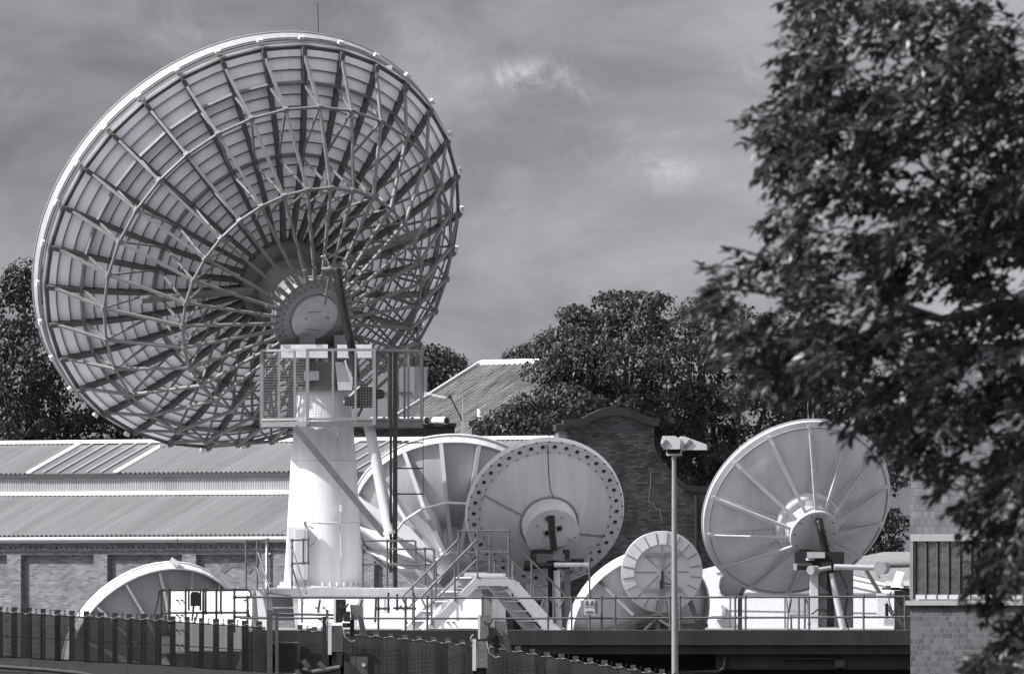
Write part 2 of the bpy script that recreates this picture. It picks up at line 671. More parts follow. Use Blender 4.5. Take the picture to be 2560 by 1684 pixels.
    mb.slab([W(845, 975, 373.9), W(880, 975, 373.9), W(882, 930, 373.9), W(856, 905, 373.9), W(838, 905, 373.9)], (0, .5, 0))
    mb.bar(W(862, 900, 373.7), W(880, 960, 373.7), 0.06)
    mb.bar(W(860, 1005, 373.8), W(900, 965, 373.6), 0.10, 0.06)
    mb.build_split('drive_cover', M['white2'], T)
    mb = MB()
    mb.tube([W(952, 985, 373.6), W(936, 985, 373.9)], 0.15, 12)
    mb.box2(W(938, 1018, 373.6), W(890, 968, 374.3))
    mb.box2(W(888, 990, 373.5), W(862, 1015, 374.2))
    mb.bar(W(910, 1010, 373.6), W(895, 1040, 373.6), .08)
    mb.build('drive_motor', M['dark'], T)
    # service cage: octagonal platform with wire mesh guarding
    cage = bpy.data.objects.new('guard_cage', None)
    COL.objects.link(cage)
    cage.parent = T
    ROOTM[cage.name] = ROOTM[T.name]
    cc = W(855, 1058, 375)
    zt, zb = W(0, 878, 375).z, W(0, 1058, 375).z
    Ro = 2.70
    vt = [Vector((cc.x + Ro * math.cos(R(22.5 + 45 * i)), 375 + Ro * math.sin(R(22.5 + 45 * i)), 0)) for i in range(8)]
    mb = MB()
    ring = [Vector((v.x, v.y, zb)) for v in vt]
    # floor with a hole for the mast
    inner = [Vector((cc.x - 0.57 + 1.05 * math.cos(R(22.5 + 45 * i)), 375 + 1.05 * math.sin(R(22.5 + 45 * i)), zb)) for i in range(8)]
    for i in range(8):
        j = (i + 1) % 8
        mb.slab([ring[i], ring[j], inner[j], inner[i]], (0, 0, -0.05))
        mb.bar(ring[i] - Vector((0, 0, .05)), ring[j] - Vector((0, 0, .05)), 0.08, 0.16)
    mb.build('deck', M['member'], cage)
    mb = MB()
    zt3 = [zt, zb + 0.1]
    for i in range(8):
        j = (i + 1) % 8
        for z in zt3:
            mb.bar((vt[i].x, vt[i].y, z), (vt[j].x, vt[j].y, z), 0.06, 0.075)
    mb.build('cage_rail', M['midgrey'], cage)
    for i in range(8):
        j = (i + 1) % 8
        for k in (0, 0.38, 0.72):
            p = vt[i].lerp(vt[j], k)
            mb = MB()
            w = 0.10 if k == 0 else 0.07
            mb.bar((p.x, p.y, zb - .08), (p.x, p.y, zt + .03), w, w, up=(0, 1, 0))
            mb.build('cage_post', M['midgrey'], cage)
    for i in range(8):
        j = (i + 1) % 8
        mb = MB()
        a, b = vt[i], vt[j]
        k = 24
        for q in range(1, k):
            p = a.lerp(b, q / k)
            mb.bar((p.x, p.y, zb), (p.x, p.y, zt), 0.006, 0.006, up=(0, 1, 0))
        z = zb
        while z < zt:
            mb.bar((a.x, a.y, z), (b.x, b.y, z), 0.006, 0.006)
            z += 0.085
        mb.build('wire_mesh', M['midgrey'], cage)
    # struts that carry the cage
    mb = MB()
    mb.bar(W(737, 1066, 372.4), W(962, 1338, 372.6), 0.06, 0.20, up=(0.75, 0, 0.66))
    mb.build('flat_brace', M['member'], T)
    mb = MB()
    mb.tube([W(922, 1062, 372.9), W(940, 1150, 372.85), W(976, 1332, 372.6)], [0.17, 0.18, 0.19], 16)
    mb.tube([W(975, 1326, 372.6), W(976.5, 1334, 372.6)], 0.23, 16)
    st = mb.build('strut_tube', M['white2'], T)
    # ladder column
    mb = MB()
    Yl = 372.5
    mb.bar(W(977, 1430, Yl), W(977, 880, Yl), 0.08, 0.08, up=(0, 1, 0))
    mb.bar(W(988, 1468, Yl), W(988, 880, Yl), 0.14, 0.14, up=(0, 1, 0))
    mb.build('ladder_column', M['dark'], T)
    mb = MB()
    mb.bar(W(1058, 1240, Yl), W(1058, 890, Yl), 0.022, 0.022, up=(0, 1, 0))
    for py in (1106, 1170, 1234):
        mb.bar(W(990, py, Yl), W(1058, py, Yl), 0.05, 0.045)
    mb.build('ladder_hoop', M['dark'], T)
    # lightning rod
    mb = MB()
    mb.tube([W(797, 108, 377.5), W(794, 8, 377.5)], 0.013, 5)
    mb.build_split('lightning_rod', M['dark'], T)
    # two sheet-metal lamps clipped on the rim
    for t in (R(87), R(14)):
        mb = MB()
        mb.box(fr.P(566, t, 38), (.2, .2, .13))
        mb.build('rim_box', M['white2'], T)
    # steel base frame under the mast
    mb = MB()
    for yy in (373.6, 377.5):
        mb.box2(W(640, 1471, yy), W(1235, 1468, yy + .45))
        mb.box2(W(650, 1492, yy + .2), W(1230, 1471.3, yy + .24))
    mb.box2(W(640, 1472, 374.06), W(1235, 1469, 377.4))
    mb.build('base_beam', M['white2'], T)
    return T


big_dish()


# =================================================================== ribbed dish behind the mast
def ribbed_dish():
    Y = 387.0
    u = Y / F
    T = thing('ribbed_satellite_dish', 'white dish tilted steeply up with deep radial ribs, behind the tall mast', 'satellite dish', W(1140, 1578, Y), group=GD)
    fr = Frame(1130, 1270, Y, (-0.03, 0.727, 0.687))
    RR = 248
    sk = lambda r: skin_depth(r, RR, 112, 10)
    mb = MB()
    fr.revolve(mb, [(r, sk(r)) for r in range(244, 40, -12)] + [(38, sk(38))], 96)
    mb.build('reflector', M['skin2'], T)
    mb = MB()
    fr.revolve(mb, [(252, -2), (247, -2), (247, 24), (243, 24), (243, 4), (252, 2), (252, -2)], 16 * 4, smooth=False)
    mb.build('rim_skirt', M['white2'], T)
    N = 16
    for k in range(N):
        t = R(4.6 + 22.5 * k)
        rad = (fr.e1 * math.cos(t) + fr.e2 * math.sin(t))
        tang = rad.cross(fr.b)
        mb = MB()
        q = [(245, 22), (150, 140), (48, 205)]
        for i in range(2):
            mb.bar(fr.P(q[i][0], t, q[i][1]), fr.P(q[i + 1][0], t, q[i + 1][1]), 0.13, 0.05, up=fr.b)
        web = [fr.P(245, t, 20), fr.P(150, t, 138), fr.P(48, t, 203), fr.P(48, t, sk(48)), fr.P(120, t, sk(120)), fr.P(190, t, sk(190))]
        mb.slab([p - tang * 0.012 for p in web], tang * 0.024)
        fix_normals(mb.build('rib', M['skin2'], T))
    mb = MB()
    for k in range(N):
        a, b = R(4.6 + 22.5 * k), R(4.6 + 22.5 * (k + 1))
        mb.bar(fr.P(158, a, 148), fr.P(158, b, 148), 0.06, 0.06, up=fr.b)
    mb.build('stay_ring', M['white'], T)
    mb = MB()
    fr.revolve(mb, [(46, sk(46)), (46, 212), (30, 216), (1, 216)], 40, smooth=False)
    mb.build('hub', M['white2'], T)
    # curved cradle and pedestal
    mb = MB()
    c = W(1165, 1490, Y - 2.6)
    pts = [c + Vector((0.98 * math.cos(a), 0, 0.98 * math.sin(a))) for a in [PI * i / 20 for i in range(21)]]
    mb.slab(pts, (0, 1.2, 0))
    fix_normals(mb.build('cradle', M['midgrey'], T))
    mb = MB()
    mb.slab([W(1040, 1420, Y - 3), W(1105, 1462, Y - 3), W(1105, 1482, Y - 3), W(1018, 1440, Y - 3)], (0, .25, 0))
    mb.tube([W(1000, 1348, Y - 2.8), W(1085, 1445, Y - 2.8)], .09, 8)
    mb.box2(W(1085, 1575, Y - 2.2), W(1180, 1440, Y - .6))
    fix_normals(mb.build('pedestal', M['white2'], T))
    # finial post on top of the rim and its thin cable
    mb = MB()
    t = R(88)
    mb.box2(W(1152, 1092, Y - 1.6), W(1161, 1052, Y - 1.5))
    mb.tube([W(1157, 1052, Y - 1.55), W(1157, 990, Y - 1.55)], 0.012, 5)
    mb.build('finial', M['lightsteel'], T)
    mb = MB()
    mb.tube([fr.P(249, R(118), 12), W(1030, 1112, Y - 2), W(1100, 1098, Y - 2), fr.P(249, R(88), 12)], .012, 5)
    mb.build_split('cable', M['dark'], T)


ribbed_dish()


# =================================================================== round drum dish with holes in its rim
def hole_ring(fr, mb, r0, r1, d, n, hr, depth):
    """flat ring pierced with n round holes"""
    rm = (r0 + r1) / 2
    half = (r1 - r0) / 2
    for k in range(n):
        tc = 2 * PI * k / n
        ht = PI / n
        outer, inner = [], []
        K = 16
        for j in range(K):
            a = 2 * PI * (j + 0.5) / K
            cx, cy = math.cos(a), math.sin(a)
            m = max(abs(cx), abs(cy))
            sx, sy = cx / m, cy / m
            outer.append(fr.P(rm + half * sy, tc + ht * sx, d))
            inner.append(fr.P(rm + hr * cy, tc + hr * cx / rm, d))
        deep = [p + fr.b * depth * fr.u for p in inner]
        vs = outer + inner + deep
        fs = []
        for j in range(K):
            j2 = (j + 1) % K
            fs.append((j, j2, K + j2, K + j))
            fs.append((K + j, K + j2, 2 * K + j2, 2 * K + j))
        mb.add(vs, fs)
    return mb


def drum_dish():
    Y = 380.0
    T = thing('drum_satellite_dish', 'smooth flat-backed round dish with a ring of holes round its rim', 'satellite dish', W(1395, 1578, Y), group=GD)
    fr = Frame(1362, 1277, Y, (-0.14, 0.89, 0.43))
    mb = MB()
    prof = [(164 - 94 * i / 10, 10 + 62 * (i / 10) ** 0.9) for i in range(11)]
    fr.revolve(mb, [(165, 7)] + prof, 96)
    mb.build('back_panel', M['skin2'], T)
    mb = MB()
    hole_ring(fr, mb, 164, 197, 10, 38, 5.8, 14)
    fr.revolve(mb, [(164, 10), (164, 4)], 80, smooth=False)
    fix = mb.build('pierced_ring', M['skin2'], T)
    mb = MB()
    fr.revolve(mb, [(196.5, 10.5), (199, 8), (200, 3), (200, -8), (198, -8)], 96, smooth=False)
    mb.build('rim_skirt', M['white'], T)
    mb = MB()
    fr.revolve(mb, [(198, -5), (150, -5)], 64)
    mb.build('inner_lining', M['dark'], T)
    # dark weather seal and hub drum with a flat bottom
    mb = MB()
    K = 60
    pts = [fr.P(73 + (1.2 if i % 3 == 0 else 0), 2 * PI * i / K, 73) for i in range(K + 1)]
    mb.tube(pts, 0.03, 6, cap=False)
    mb.build('seal', M['midgrey'], T)
    mb = MB()

    def hubprof(rad, d):
        out = []
        for j in range(64):
            t = 2 * PI * j / 64
            x, y = rad * math.cos(t), rad * math.sin(t)
            y = max(y, -rad * 0.60)
            out.append(fr.C + fr.e1 * (x * fr.u) + fr.e2 * (y * fr.u) - fr.b * (d * fr.u))
        return out
    a, b = hubprof(70, 62), hubprof(67, 134)
    n = 64
    mb.add(a + b, [(i, (i + 1) % n, n + (i + 1) % n, n + i) for i in range(n)], True)
    mb.add(b, [list(range(n))])
    hub = mb.build('hub_drum', M['white2'], T)
    fix_normals(hub)
    E = Matrix((fr.e1, fr.e2, fr.b)).transposed()
    Pxy = lambda x, y, d: fr.C + fr.e1 * (x * fr.u) + fr.e2 * (y * fr.u) - fr.b * (d * fr.u)
    for (x, y) in ((-12, 8), (20, 10)):
        mb = MB()
        mb.box(Pxy(x, y, 135), (.2, .2, .03), m=E)
        pl = mb.build('port_plate', M['midgrey'], hub)
        mb = MB()
        mb.tube([Pxy(x, y, 134), Pxy(x, y, 137)], 0.075, 12)
        mb.build('port', M['black'], hub)
    for (x, y) in ((-33, -30), (42, -30)):
        mb = MB()
        mb.box(Pxy(x, y, 137), (.15, .18, .09), m=E)
        mb.build('latch_box', M['lightsteel'], hub)
    mb = MB()
    for (x, y) in ((-50, -30), (52, -28), (-30, 35), (35, 36)):
        mb.box(Pxy(x, y, 135), (.04, .04, .02), m=E)
    mb.box(Pxy(4, 46, 138), (.22, .12, .1), m=E)
    mb.build('stud', M['dark'], hub)
    waveguide(T, [W(1378, 1288, Y - 2.25), W(1380, 1330, Y - 2.3), W(1386, 1376, Y - 2.3)], 0.125)
    # seams of rivets across the back
    for t in (R(143), R(-43)):
        mb = MB()
        for i in range(26):
            r = 76 + i * 3.5
            f = (164 - r) / 94
            d = 10 + 62 * max(0, f) ** 0.9
            for s in (-2, 2):
                mb.box(fr.P(r, t + s / r, d + .5), (.035, .018, .018), m=E)
        mb.build('rivet_seam', M['member2'], T)
    mb = MB()
    mb.tube([W(1371, 1048, Y - .6), W(1373, 1098, Y - .6), W(1369, 1115, Y - 1.2), W(1372, 1190, Y - 1.3), W(1376, 1225, Y - 1.4), W(1385, 1245, Y - 1.5)], 0.016, 5)
    mb.build_split('cable', M['dark'], T)
    # stand, yoke, actuator
    mb = MB()
    mb.box2(W(1331, 1383, Y - 2.1), W(1420, 1373, Y - 1.2))
    mb.box2(W(1326, 1400, Y - 2.3), W(1336, 1374, Y - 1.6))
    mb.box2(W(1412, 1400, Y - 2.3), W(1424, 1374, Y - 1.6))
    mb.box2(W(1370, 1576, Y - 1.6), W(1392, 1400, Y - .9))
    mb.box2(W(1366, 1420, Y - 1.8), W(1425, 1402, Y - .8))
    mb.build('yoke', M['dark'], T)
    mb = MB()
    mb.box2(W(1383, 1398, Y - 2.2), W(1407, 1372, Y - 1.9))
    mb.box2(W(1412, 1576, Y - 1.5), W(1426, 1420, Y - .8))
    mb.build('pedestal', M['midgrey'], T)
    mb = MB()
    mb.tube([W(1392, 1425, Y - 2.0), W(1393, 1480, Y - 2.0), W(1398, 1570, Y - 1.8)], .10, 12)
    mb.tube([W(1385, 1411, Y - 2.4), W(1476, 1411, Y - 2.3)], .075, 12)
    mb.build_split('actuator_tube', M['white'], T)
    mb = MB()
    mb.tube([W(1310, 1413, Y - 2.3), W(1330, 1414, Y - 2.3)], .17, 14)
    mb.tube([W(1330, 1414, Y - 2.3), W(1385, 1412, Y - 2.35)], .09, 12)
    mb.box2(W(1426, 1408, Y - 2.0), W(1460, 1396, Y - 1.6))
    mb.tube([W(1340, 1385, Y - 2.3), W(1338, 1402, Y - 2.3), W(1345, 1412, Y - 2.3)], .03, 6)
    mb.tube([W(1430, 1412, Y - 2.2), W(1438, 1432, Y - 2.2), W(1452, 1425, Y - 2.2), W(1448, 1412, Y - 2.2)], .014, 5)
    mb.build_split('actuator_motor', M['dark'], T)
    mb = MB()
    mb.bar(W(1425, 1450, Y - 1), W(1470, 1430, Y - 1), .1, .06)
    mb.bar(W(1320, 1470, Y - 1), W(1380, 1462, Y - 1), .07, .05)
    mb.build_split('tie_bar', M['lightsteel'], T)


drum_dish()


# =================================================================== panelled dish on the right
def right_dish():
    Y = 372.0
    T = thing('panelled_satellite_dish', 'grey riveted dish with slim radial struts and a bulging hub, beside the leafy branch', 'satellite dish', W(2080, 1578, Y), group=GD)
    fr = Frame(1990, 1266, Y, (-0.31, 0.814, 0.49))
    RR = 250
    sk = lambda r: skin_depth(r, RR, 78, 8)
    E = Matrix((fr.e1, fr.e2, fr.b)).transposed()
    N = 14
    ph = R(5)
    mb = MB()
    prof = [(r, sk(r)) for r in range(247, 50, -14)] + [(50, sk(50))]
    fr.revolve(mb, prof, 112)
    mb.build('reflector', M['skin2'], T)
    mb = MB()
    fr.revolve(mb, [(250, -1), (248, -1), (247, 2), (245, 8), (243.5, 8), (245, 2), (250, 0), (250, -1)], 112, smooth=False)
    mb.build('rim_lip', M['white2'], T)
    mb = MB()
    for k in range(N):
        a, b = ph + 2 * PI * k / N, ph + 2 * PI * (k + 1) / N
        for q in range(4):
            t1, t2 = a + (b - a) * (q + .25) / 4.5, a + (b - a) * (q + 1.25) / 4.5
            mb.bar(fr.P(236, t1, sk(236) + 2), fr.P(236, t2, sk(236) + 2), .02, .03, up=fr.b)
    mb.build('stiffener_ring', M['midgrey'], T)
    for k in range(N):
        t = ph + 2 * PI * k / N
        mb = MB()
        rs = [240, 200, 150, 100, 66]
        for i in range(4):
            mb.bar(fr.P(rs[i], t, sk(rs[i]) + 3), fr.P(rs[i + 1], t, sk(rs[i + 1]) + 3), 0.11, 0.05, up=fr.b)
        rib = mb.build('panel_joint', M['skin2'], T)
        mb = MB()
        for i in range(13):
            r = 75 + 12.5 * i
            for s in (-3.2, 3.2):
                mb.box(fr.P(r, t + s / r, sk(r) + 6), (.022, .022, .015), m=E)
        mb.build('rivets', M['member'], rib)
        mb = MB()
        mb.bar(fr.P(226, t, sk(226) + 10), fr.P(60, t, 131), 0.10, 0.08, up=fr.b)
        mb.build('strut', M['lightsteel'], T)
    mb = MB()
    fr.revolve(mb, [(84, sk(84)), (84, 96), (80, 100), (66, 102), (66, 112)], 56, smooth=False)
    mb.build('hub_collar', M['white2'], T)
    mb = MB()

    def hubprof(rad, d):
        out = []
        for j in range(64):
            a = 2 * PI * j / 64
            x, y = rad * math.cos(a), rad * math.sin(a)
            p = fr.C + fr.e1 * (x * fr.u) + fr.e2 * (y * fr.u) - fr.b * (d * fr.u)
            out.append(p)
        return out
    zc = W(0, 1377, Y).z
    a, b = hubprof(66, 84), hubprof(63, 140)
    for p in a + b:
        if p.z < zc:
            p.z = zc
    n = 64
    mb.add(a + b, [(i, (i + 1) % n, n + (i + 1) % n, n + i) for i in range(n)], True)
    mb.add(b, [list(range(n))])
    hub = mb.build('hub_drum', M['skin2'], T)
    fix_normals(hub)
    Pxy = lambda x, y, d: fr.C + fr.e1 * (x * fr.u) + fr.e2 * (y * fr.u) - fr.b * (d * fr.u)
    mb = MB()
    for i in range(10):
        q = PI * 2 * i / 10
        mb.box(Pxy(54 * math.cos(q), 54 * math.sin(q), 141), (.04, .04, .02), m=E)
    mb.build('studs', M['dark'], hub)
    mb = MB()
    c = W(2022, 1262, Y - 1.4)
    mb.box(c, (.24, .3, .30))
    mb.box(c + Vector((-.06, .2, .15)), (.20, .3, .25))
    mb.build('feed_box', M['white2'], T)
    waveguide(T, [W(2047, 1302, Y - 1.75), W(2053, 1325, Y - 1.85), W(2066, 1380, Y - 1.8), W(2076, 1400, Y - 1.6)], 0.135)
    mb = MB()
    mb.box(W(2048, 1298, Y - 1.75), (.22, .15, .10))
    mb.build('guide_clamp', M['dark'], T)
    # pedestal
    mb = MB()
    mb.box2(W(1988, 1408, Y - 2.0), W(2108, 1379, Y - 1.0))
    mb.box2(W(2000, 1424, Y - 1.9), W(2082, 1408, Y - 1.1))
    mb.tube([W(1992, 1415, Y - 2.1), W(2030, 1415, Y - 2.1)], .12, 10)
    mb.box2(W(2052, 1428, Y - 2.3), W(2078, 1404, Y - 1.9))
    mb.build('turning_head', M['dark'], T)
    mb = MB()
    mb.box2(W(2018, 1394, Y - 2.2), W(2062, 1379, Y - 2.02))
    mb.box2(W(1984, 1424, Y - 2.2), W(1992, 1408, Y - 2.0))
    mb.tube([W(2026, 1400, Y - 2.0), W(2026, 1394, Y - 2.0)], .14, 12)
    mb.build_split('head_plate', M['lightsteel'], T)
    mb = MB()
    mb.box2(W(2026, 1568, Y - 1.7), W(2044, 1424, Y - 1.0))
    mb.slab([W(2044, 1424, Y - 1.6), W(2044, 1490, Y - 1.6), W(2036, 1450, Y - 1.6)], (0, .3, 0))
    mb.box2(W(2028, 1576, Y - 1.9), W(2108, 1567, Y - .4))
    fix_normals(mb.build('pedestal_leg', M['white2'], T))
    mb = MB()
    mb.box2(W(2044.5, 1568, Y - 1.5), W(2066, 1424, Y - .9))
    mb.box2(W(2085, 1568, Y - 1.4), W(2131, 1424, Y - .4))
    mb.box2(W(2066, 1568, Y - .9), W(2085, 1424, Y - .6))
    mb.slab([W(2046, 1460, Y - 1.7), W(2074, 1482, Y - 1.7), W(2050, 1482, Y - 1.7)], (0, .25, 0))
    mb.build('pedestal_column', M['member'], T)
    mb = MB()
    mb.tube([W(2085, 1416, Y - 2.4), W(2204, 1419, Y - 2.3)], .085, 14)
    mb.tube([W(2078, 1432, Y - 2.2), W(2092, 1500, Y - 2.3), W(2108, 1572, Y - 2.4)], [.07, .10, .10], 12)
    mb.build_split('actuator_tube', M['lightsteel'], T)
    mb = MB()
    mb.tube([W(2200, 1419, Y - 2.45), W(2210, 1418, Y - 1.9)], .20, 16)
    mb.tube([W(2026, 1424, Y - 2.5), W(2042, 1424, Y - 2.2)], .14, 14)
    mb.tube([W(2042, 1424, Y - 2.3), W(2078, 1418, Y - 2.3)], .07, 10)
    mb.build_split('actuator_motor', M['midgrey'], T)
    mb = MB()
    mb.tube([W(2214, 1411, Y - 1.2), W(2292, 1409, Y - 1.2)], .10, 12)
    mb.bar(W(2165, 1424, Y - 1.8), W(2244, 1556, Y - 1.6), .12, .10)
    mb.build_split('actuator_stay', M['member'], T)
    mb = MB()
    mb.tube([W(2195, 1425, Y - 2.4), W(2193, 1440, Y - 2.4), W(2198, 1446, Y - 2.4), W(2200, 1430, Y - 2.4)], .012, 5)
    mb.tube([W(2050, 1540, Y - 1.8), W(2065, 1527, Y - 1.8), W(2085, 1535, Y - 1.8)], .02, 5)
    mb.tube([W(2028, 1535, Y - 1.8), W(2045, 1522, Y - 1.8), W(2078, 1524, Y - 1.8)], .025, 5)
    mb.tube([W(2120, 1480, Y - 1.5), W(2112, 1540, Y - 1.5), W(2122, 1576, Y - 1.5)], .025, 5)
    mb.tube([W(2105, 1395, Y - 2.1), W(2100, 1430, Y - 2), W(2118, 1470, Y - 1.5)], .02, 5)
    mb.build_split('cable', M['black'], T)
    mb = MB()
    mb.tube([W(2033, 1052, Y + 1.2), W(2032, 988, Y + 1.2)], .010, 5)
    mb.tube([W(2021, 1051, Y + 1.2), W(2018, 988, Y + 1.2)], .008, 5)
    mb.build_split('lightning_rod', M['lightsteel'], T)


right_dish()


# =================================================================== low dish on the left, seen past the fence
def left_dish():
    Y = 384.0
    T = thing('low_satellite_dish', 'half hidden dish rim arching up behind the dark fence under the brick wall', 'satellite dish', W(390, 1578, Y), group=GD)
    fr = Frame(378, 1616, Y, (-0.413, 0.775, 0.478))
    RR = 240
    sk = lambda r: skin_depth(r, RR, 115, 6)
    mb = MB()
    fr.revolve(mb, [(r, sk(r)) for r in range(238, 40, -12)], 96)
    mb.build('reflector', M['midgrey'], T)
    mb = MB()
    fr.revolve(mb, [(243, -2), (240, -2), (240, 30), (236, 30), (236, 4), (243, 2), (243, -2)], 16 * 3, smooth=False)
    mb.build('rim_skirt', M['white'], T)
    N = 16
    for k in range(N):
        t = R(8 + 22.5 * k)
        rad = (fr.e1 * math.cos(t) + fr.e2 * math.sin(t))
        tang = rad.cross(fr.b)
        mb = MB()
        web = [fr.P(237, t, 28), fr.P(140, t, 130), fr.P(50, t, 170), fr.P(50, t, sk(50)), fr.P(120, t, sk(120)), fr.P(190, t, sk(190))]
        mb.slab([p - tang * 0.014 for p in web], tang * 0.028)
        mb.bar(fr.P(237, t, 28), fr.P(140, t, 130), .07, .03, up=fr.b)
        fix_normals(mb.build('rib', M['midgrey'], T))
    mb = MB()
    fr.revolve(mb, [(52, sk(52)), (52, 175), (1, 175)], 40, smooth=False)
    mb.build('hub', M['midgrey'], T)
    for (t, s) in ((R(118), .16), (R(42), .3)):
        mb = MB()
        mb.box(fr.P(249, t, 14), (s, .3, .16), m=Matrix.Rotation(R(35 if s > .2 else -20), 3, 'Y'))
        mb.build('rim_lamp', M['white'], T)
    mb = MB()
    mb.tube([W(442, 1410, Y - 1.5), W(443, 1343, Y - 1.5)], .012, 5)
    mb.build_split('lightning_rod', M['dark'], T)
    mb = MB()
    mb.box2(W(400, 1632, Y - 3.4), W(470, 1590, Y - 2.4))
    mb.build('pedestal', M['white2'], T)


left_dish()


# =================================================================== bowl dish with a round panelled back shield
def bowl_dish():
    Y = 373.0
    T = thing('bowl_satellite_dish', 'low dish with a round segmented back plate on a post, crossed by the lamp post', 'satellite dish', W(1640, 1578, Y), group=GD)
    fr = Frame(1592, 1540, Y, (-0.413, 0.775, 0.478))
    RR = 190
    # oblique bowl: from the rim circle to the small round plate
    c2 = W(1654, 1428, Y - 1.9)
    n2 = Vector((0.10, -0.98, -0.12)).normalized()
    a1 = Vector((1, 0, 0))
    a1 = (a1 - n2 * a1.dot(n2)).normalized()
    a2 = a1.cross(n2)
    if a2.z < 0:
        a2 = -a2
    r2 = 102 * Y / F
    sk = lambda r: skin_depth(r, RR, 62, 4)
    mb = MB()
    fr.revolve(mb, [(r, sk(r)) for r in range(188, 20, -12)] + [(1, sk(0))], 96)
    mb.build('reflector', M['skin2'], T)
    # short shroud that joins the back plate to the bowl
    PS = lambda t, k: c2 + (a1 * math.cos(t) + a2 * math.sin(t)) * (r2 * (.985 - .10 * k)) - n2 * (1.0 * k)
    n = 72
    vs = [PS(2 * PI * j / n, k) for k in (0, 1) for j in range(n)]
    mb = MB()
    mb.add(vs, [(j, (j + 1) % n, n + (j + 1) % n, n + j) for j in range(n)], True)
    fix_normals(mb.build('shroud', M['skin2'], T))
    mb = MB()
    fr.revolve(mb, [(192, -2), (190, -2), (190, 26), (187, 26), (187, 3), (192, 0), (192, -2)], 80, smooth=False)
    mb.build('rim_skirt', M['white'], T)
    # back plate: outer ring of segments, inner disc, cross frame
    PP = lambda r, t, d: c2 + (a1 * math.cos(t) + a2 * math.sin(t)) * (r * Y / F) + n2 * (d * Y / F)
    mb = MB()
    vs, fs = [], []
    prof = [(102, 0), (102, 5), (70, 12), (70, 8), (68, 8), (0.5, 10)]
    for (r, d) in prof:
        vs += [PP(r, 2 * PI * j / 72, d) for j in range(72)]
    for i in range(len(prof) - 1):
        for j in range(72):
            fs.append((i * 72 + j, i * 72 + (j + 1) % 72, (i + 1) * 72 + (j + 1) % 72, (i + 1) * 72 + j))
    mb.add(vs, fs)
    plate = mb.build('back_plate', M['skin2'], T)
    fix_normals(plate)
    mb = MB()
    for k in range(20):
        t = 2 * PI * (k + .5) / 20
        mb.bar(PP(99, t, 6), PP(71, t, 12.3), .014, .03, up=n2)
    for k in range(8):
        t = 2 * PI * (k) / 8
        mb.bar(PP(66, t, 8.3), PP(12, t, 10), .012, .03, up=n2)
    mb.build('seam', M['member2'], plate)
    mb = MB()
    mb.bar(PP(66, R(136), 13), PP(66, R(44), 13), .12, .05, up=n2)
    mb.bar(PP(64, R(-138), 13), PP(64, R(-42), 13), .10, .05, up=n2)
    mb.bar(PP(48, R(90), 15), PP(48, R(-90), 15), .12, .06, up=n2)
    mb.build('cross_frame', M['midgrey'], T)
    mb = MB()
    mb.box(PP(30, R(-95), 19), (.10, .2, .26))
    mb.bar(PP(28, R(-80), 19), PP(38, R(-50), 19), .04)
    mb.box(PP(16, R(-90), 18), (.06, .12, .5))
    mb.build('feed_fitting', M['dark'], T)
    # post and spread legs
    mb = MB()
    foot = W(1643, 1577, Y - 2.3)
    mb.bar(PP(50, R(-90), 16), foot, .14, .12, up=(0, 1, 0))
    mb.bar(W(1643, 1545, Y - 2.3), W(1606, 1580, Y - 2.6), .07)
    mb.bar(W(1643, 1545, Y - 2.3), W(1700, 1578, Y - 2.6), .07)
    mb.bar(W(1510, 1572, Y - 2.5), W(1622, 1540, Y - 2.4), .10, .08)
    mb.slab([W(1622, 1538, Y - 2.4), W(1643, 1530, Y - 2.4), W(1664, 1538, Y - 2.4)], (0, .3, 0))
    mb.build('stand', M['member2'], T)
    mb = MB()
    mb.bar(W(1497, 1450, Y - 1.5), W(1585, 1537, Y - 2.2), .10, .08)
    mb.bar(W(1718, 1488, Y - 1.2), W(1742, 1552, Y - 1.6), .09, .07)
    mb.bar(W(1724, 1488, Y - 1.1), W(1748, 1552, Y - 1.5), .04, .05)
    mb.box(W(1496, 1448, Y - 1.5), (.16, .16, .16))
    mb.build_split('side_strut', M['member'], T)
    mb = MB()
    mb.box2(W(1590, 1568, Y - 2.2), W(1768, 1557, Y - .6))
    mb.build('base_plate', M['dark'], T)


bowl_dish()
# =================================================================== ground and retaining wall
def sheet(name, pts, m, kind='structure'):
    mb = MB()
    mb.poly(pts)
    o = mb.build(name, m)
    return tag(o, kind=kind)


def yard():
    xs = W(640, 0, 366).x
    mb = MB()
    mb.poly([(xs, 366.6, 0), (3000, 366.6, 0), (3000, 9000, 0), (xs, 9000, 0)])
    mb.poly([(-3000, 352.7, -1.72), (xs, 352.7, -1.72), (xs, 9000, -1.72), (-3000, 9000, -1.72)])
    mb.poly([(xs, 352.7, -1.72), (xs, 352.7, -.001), (xs, 9000, -.001), (xs, 9000, -1.72)])
    tag(mb.build('yard_ground', M['yard']), kind='structure')


yard()
sheet('railway_ground', [(-3000, -200, -6), (3000, -200, -6), (3000, 366, -6), (-3000, 366, -6)], M['ballast'])


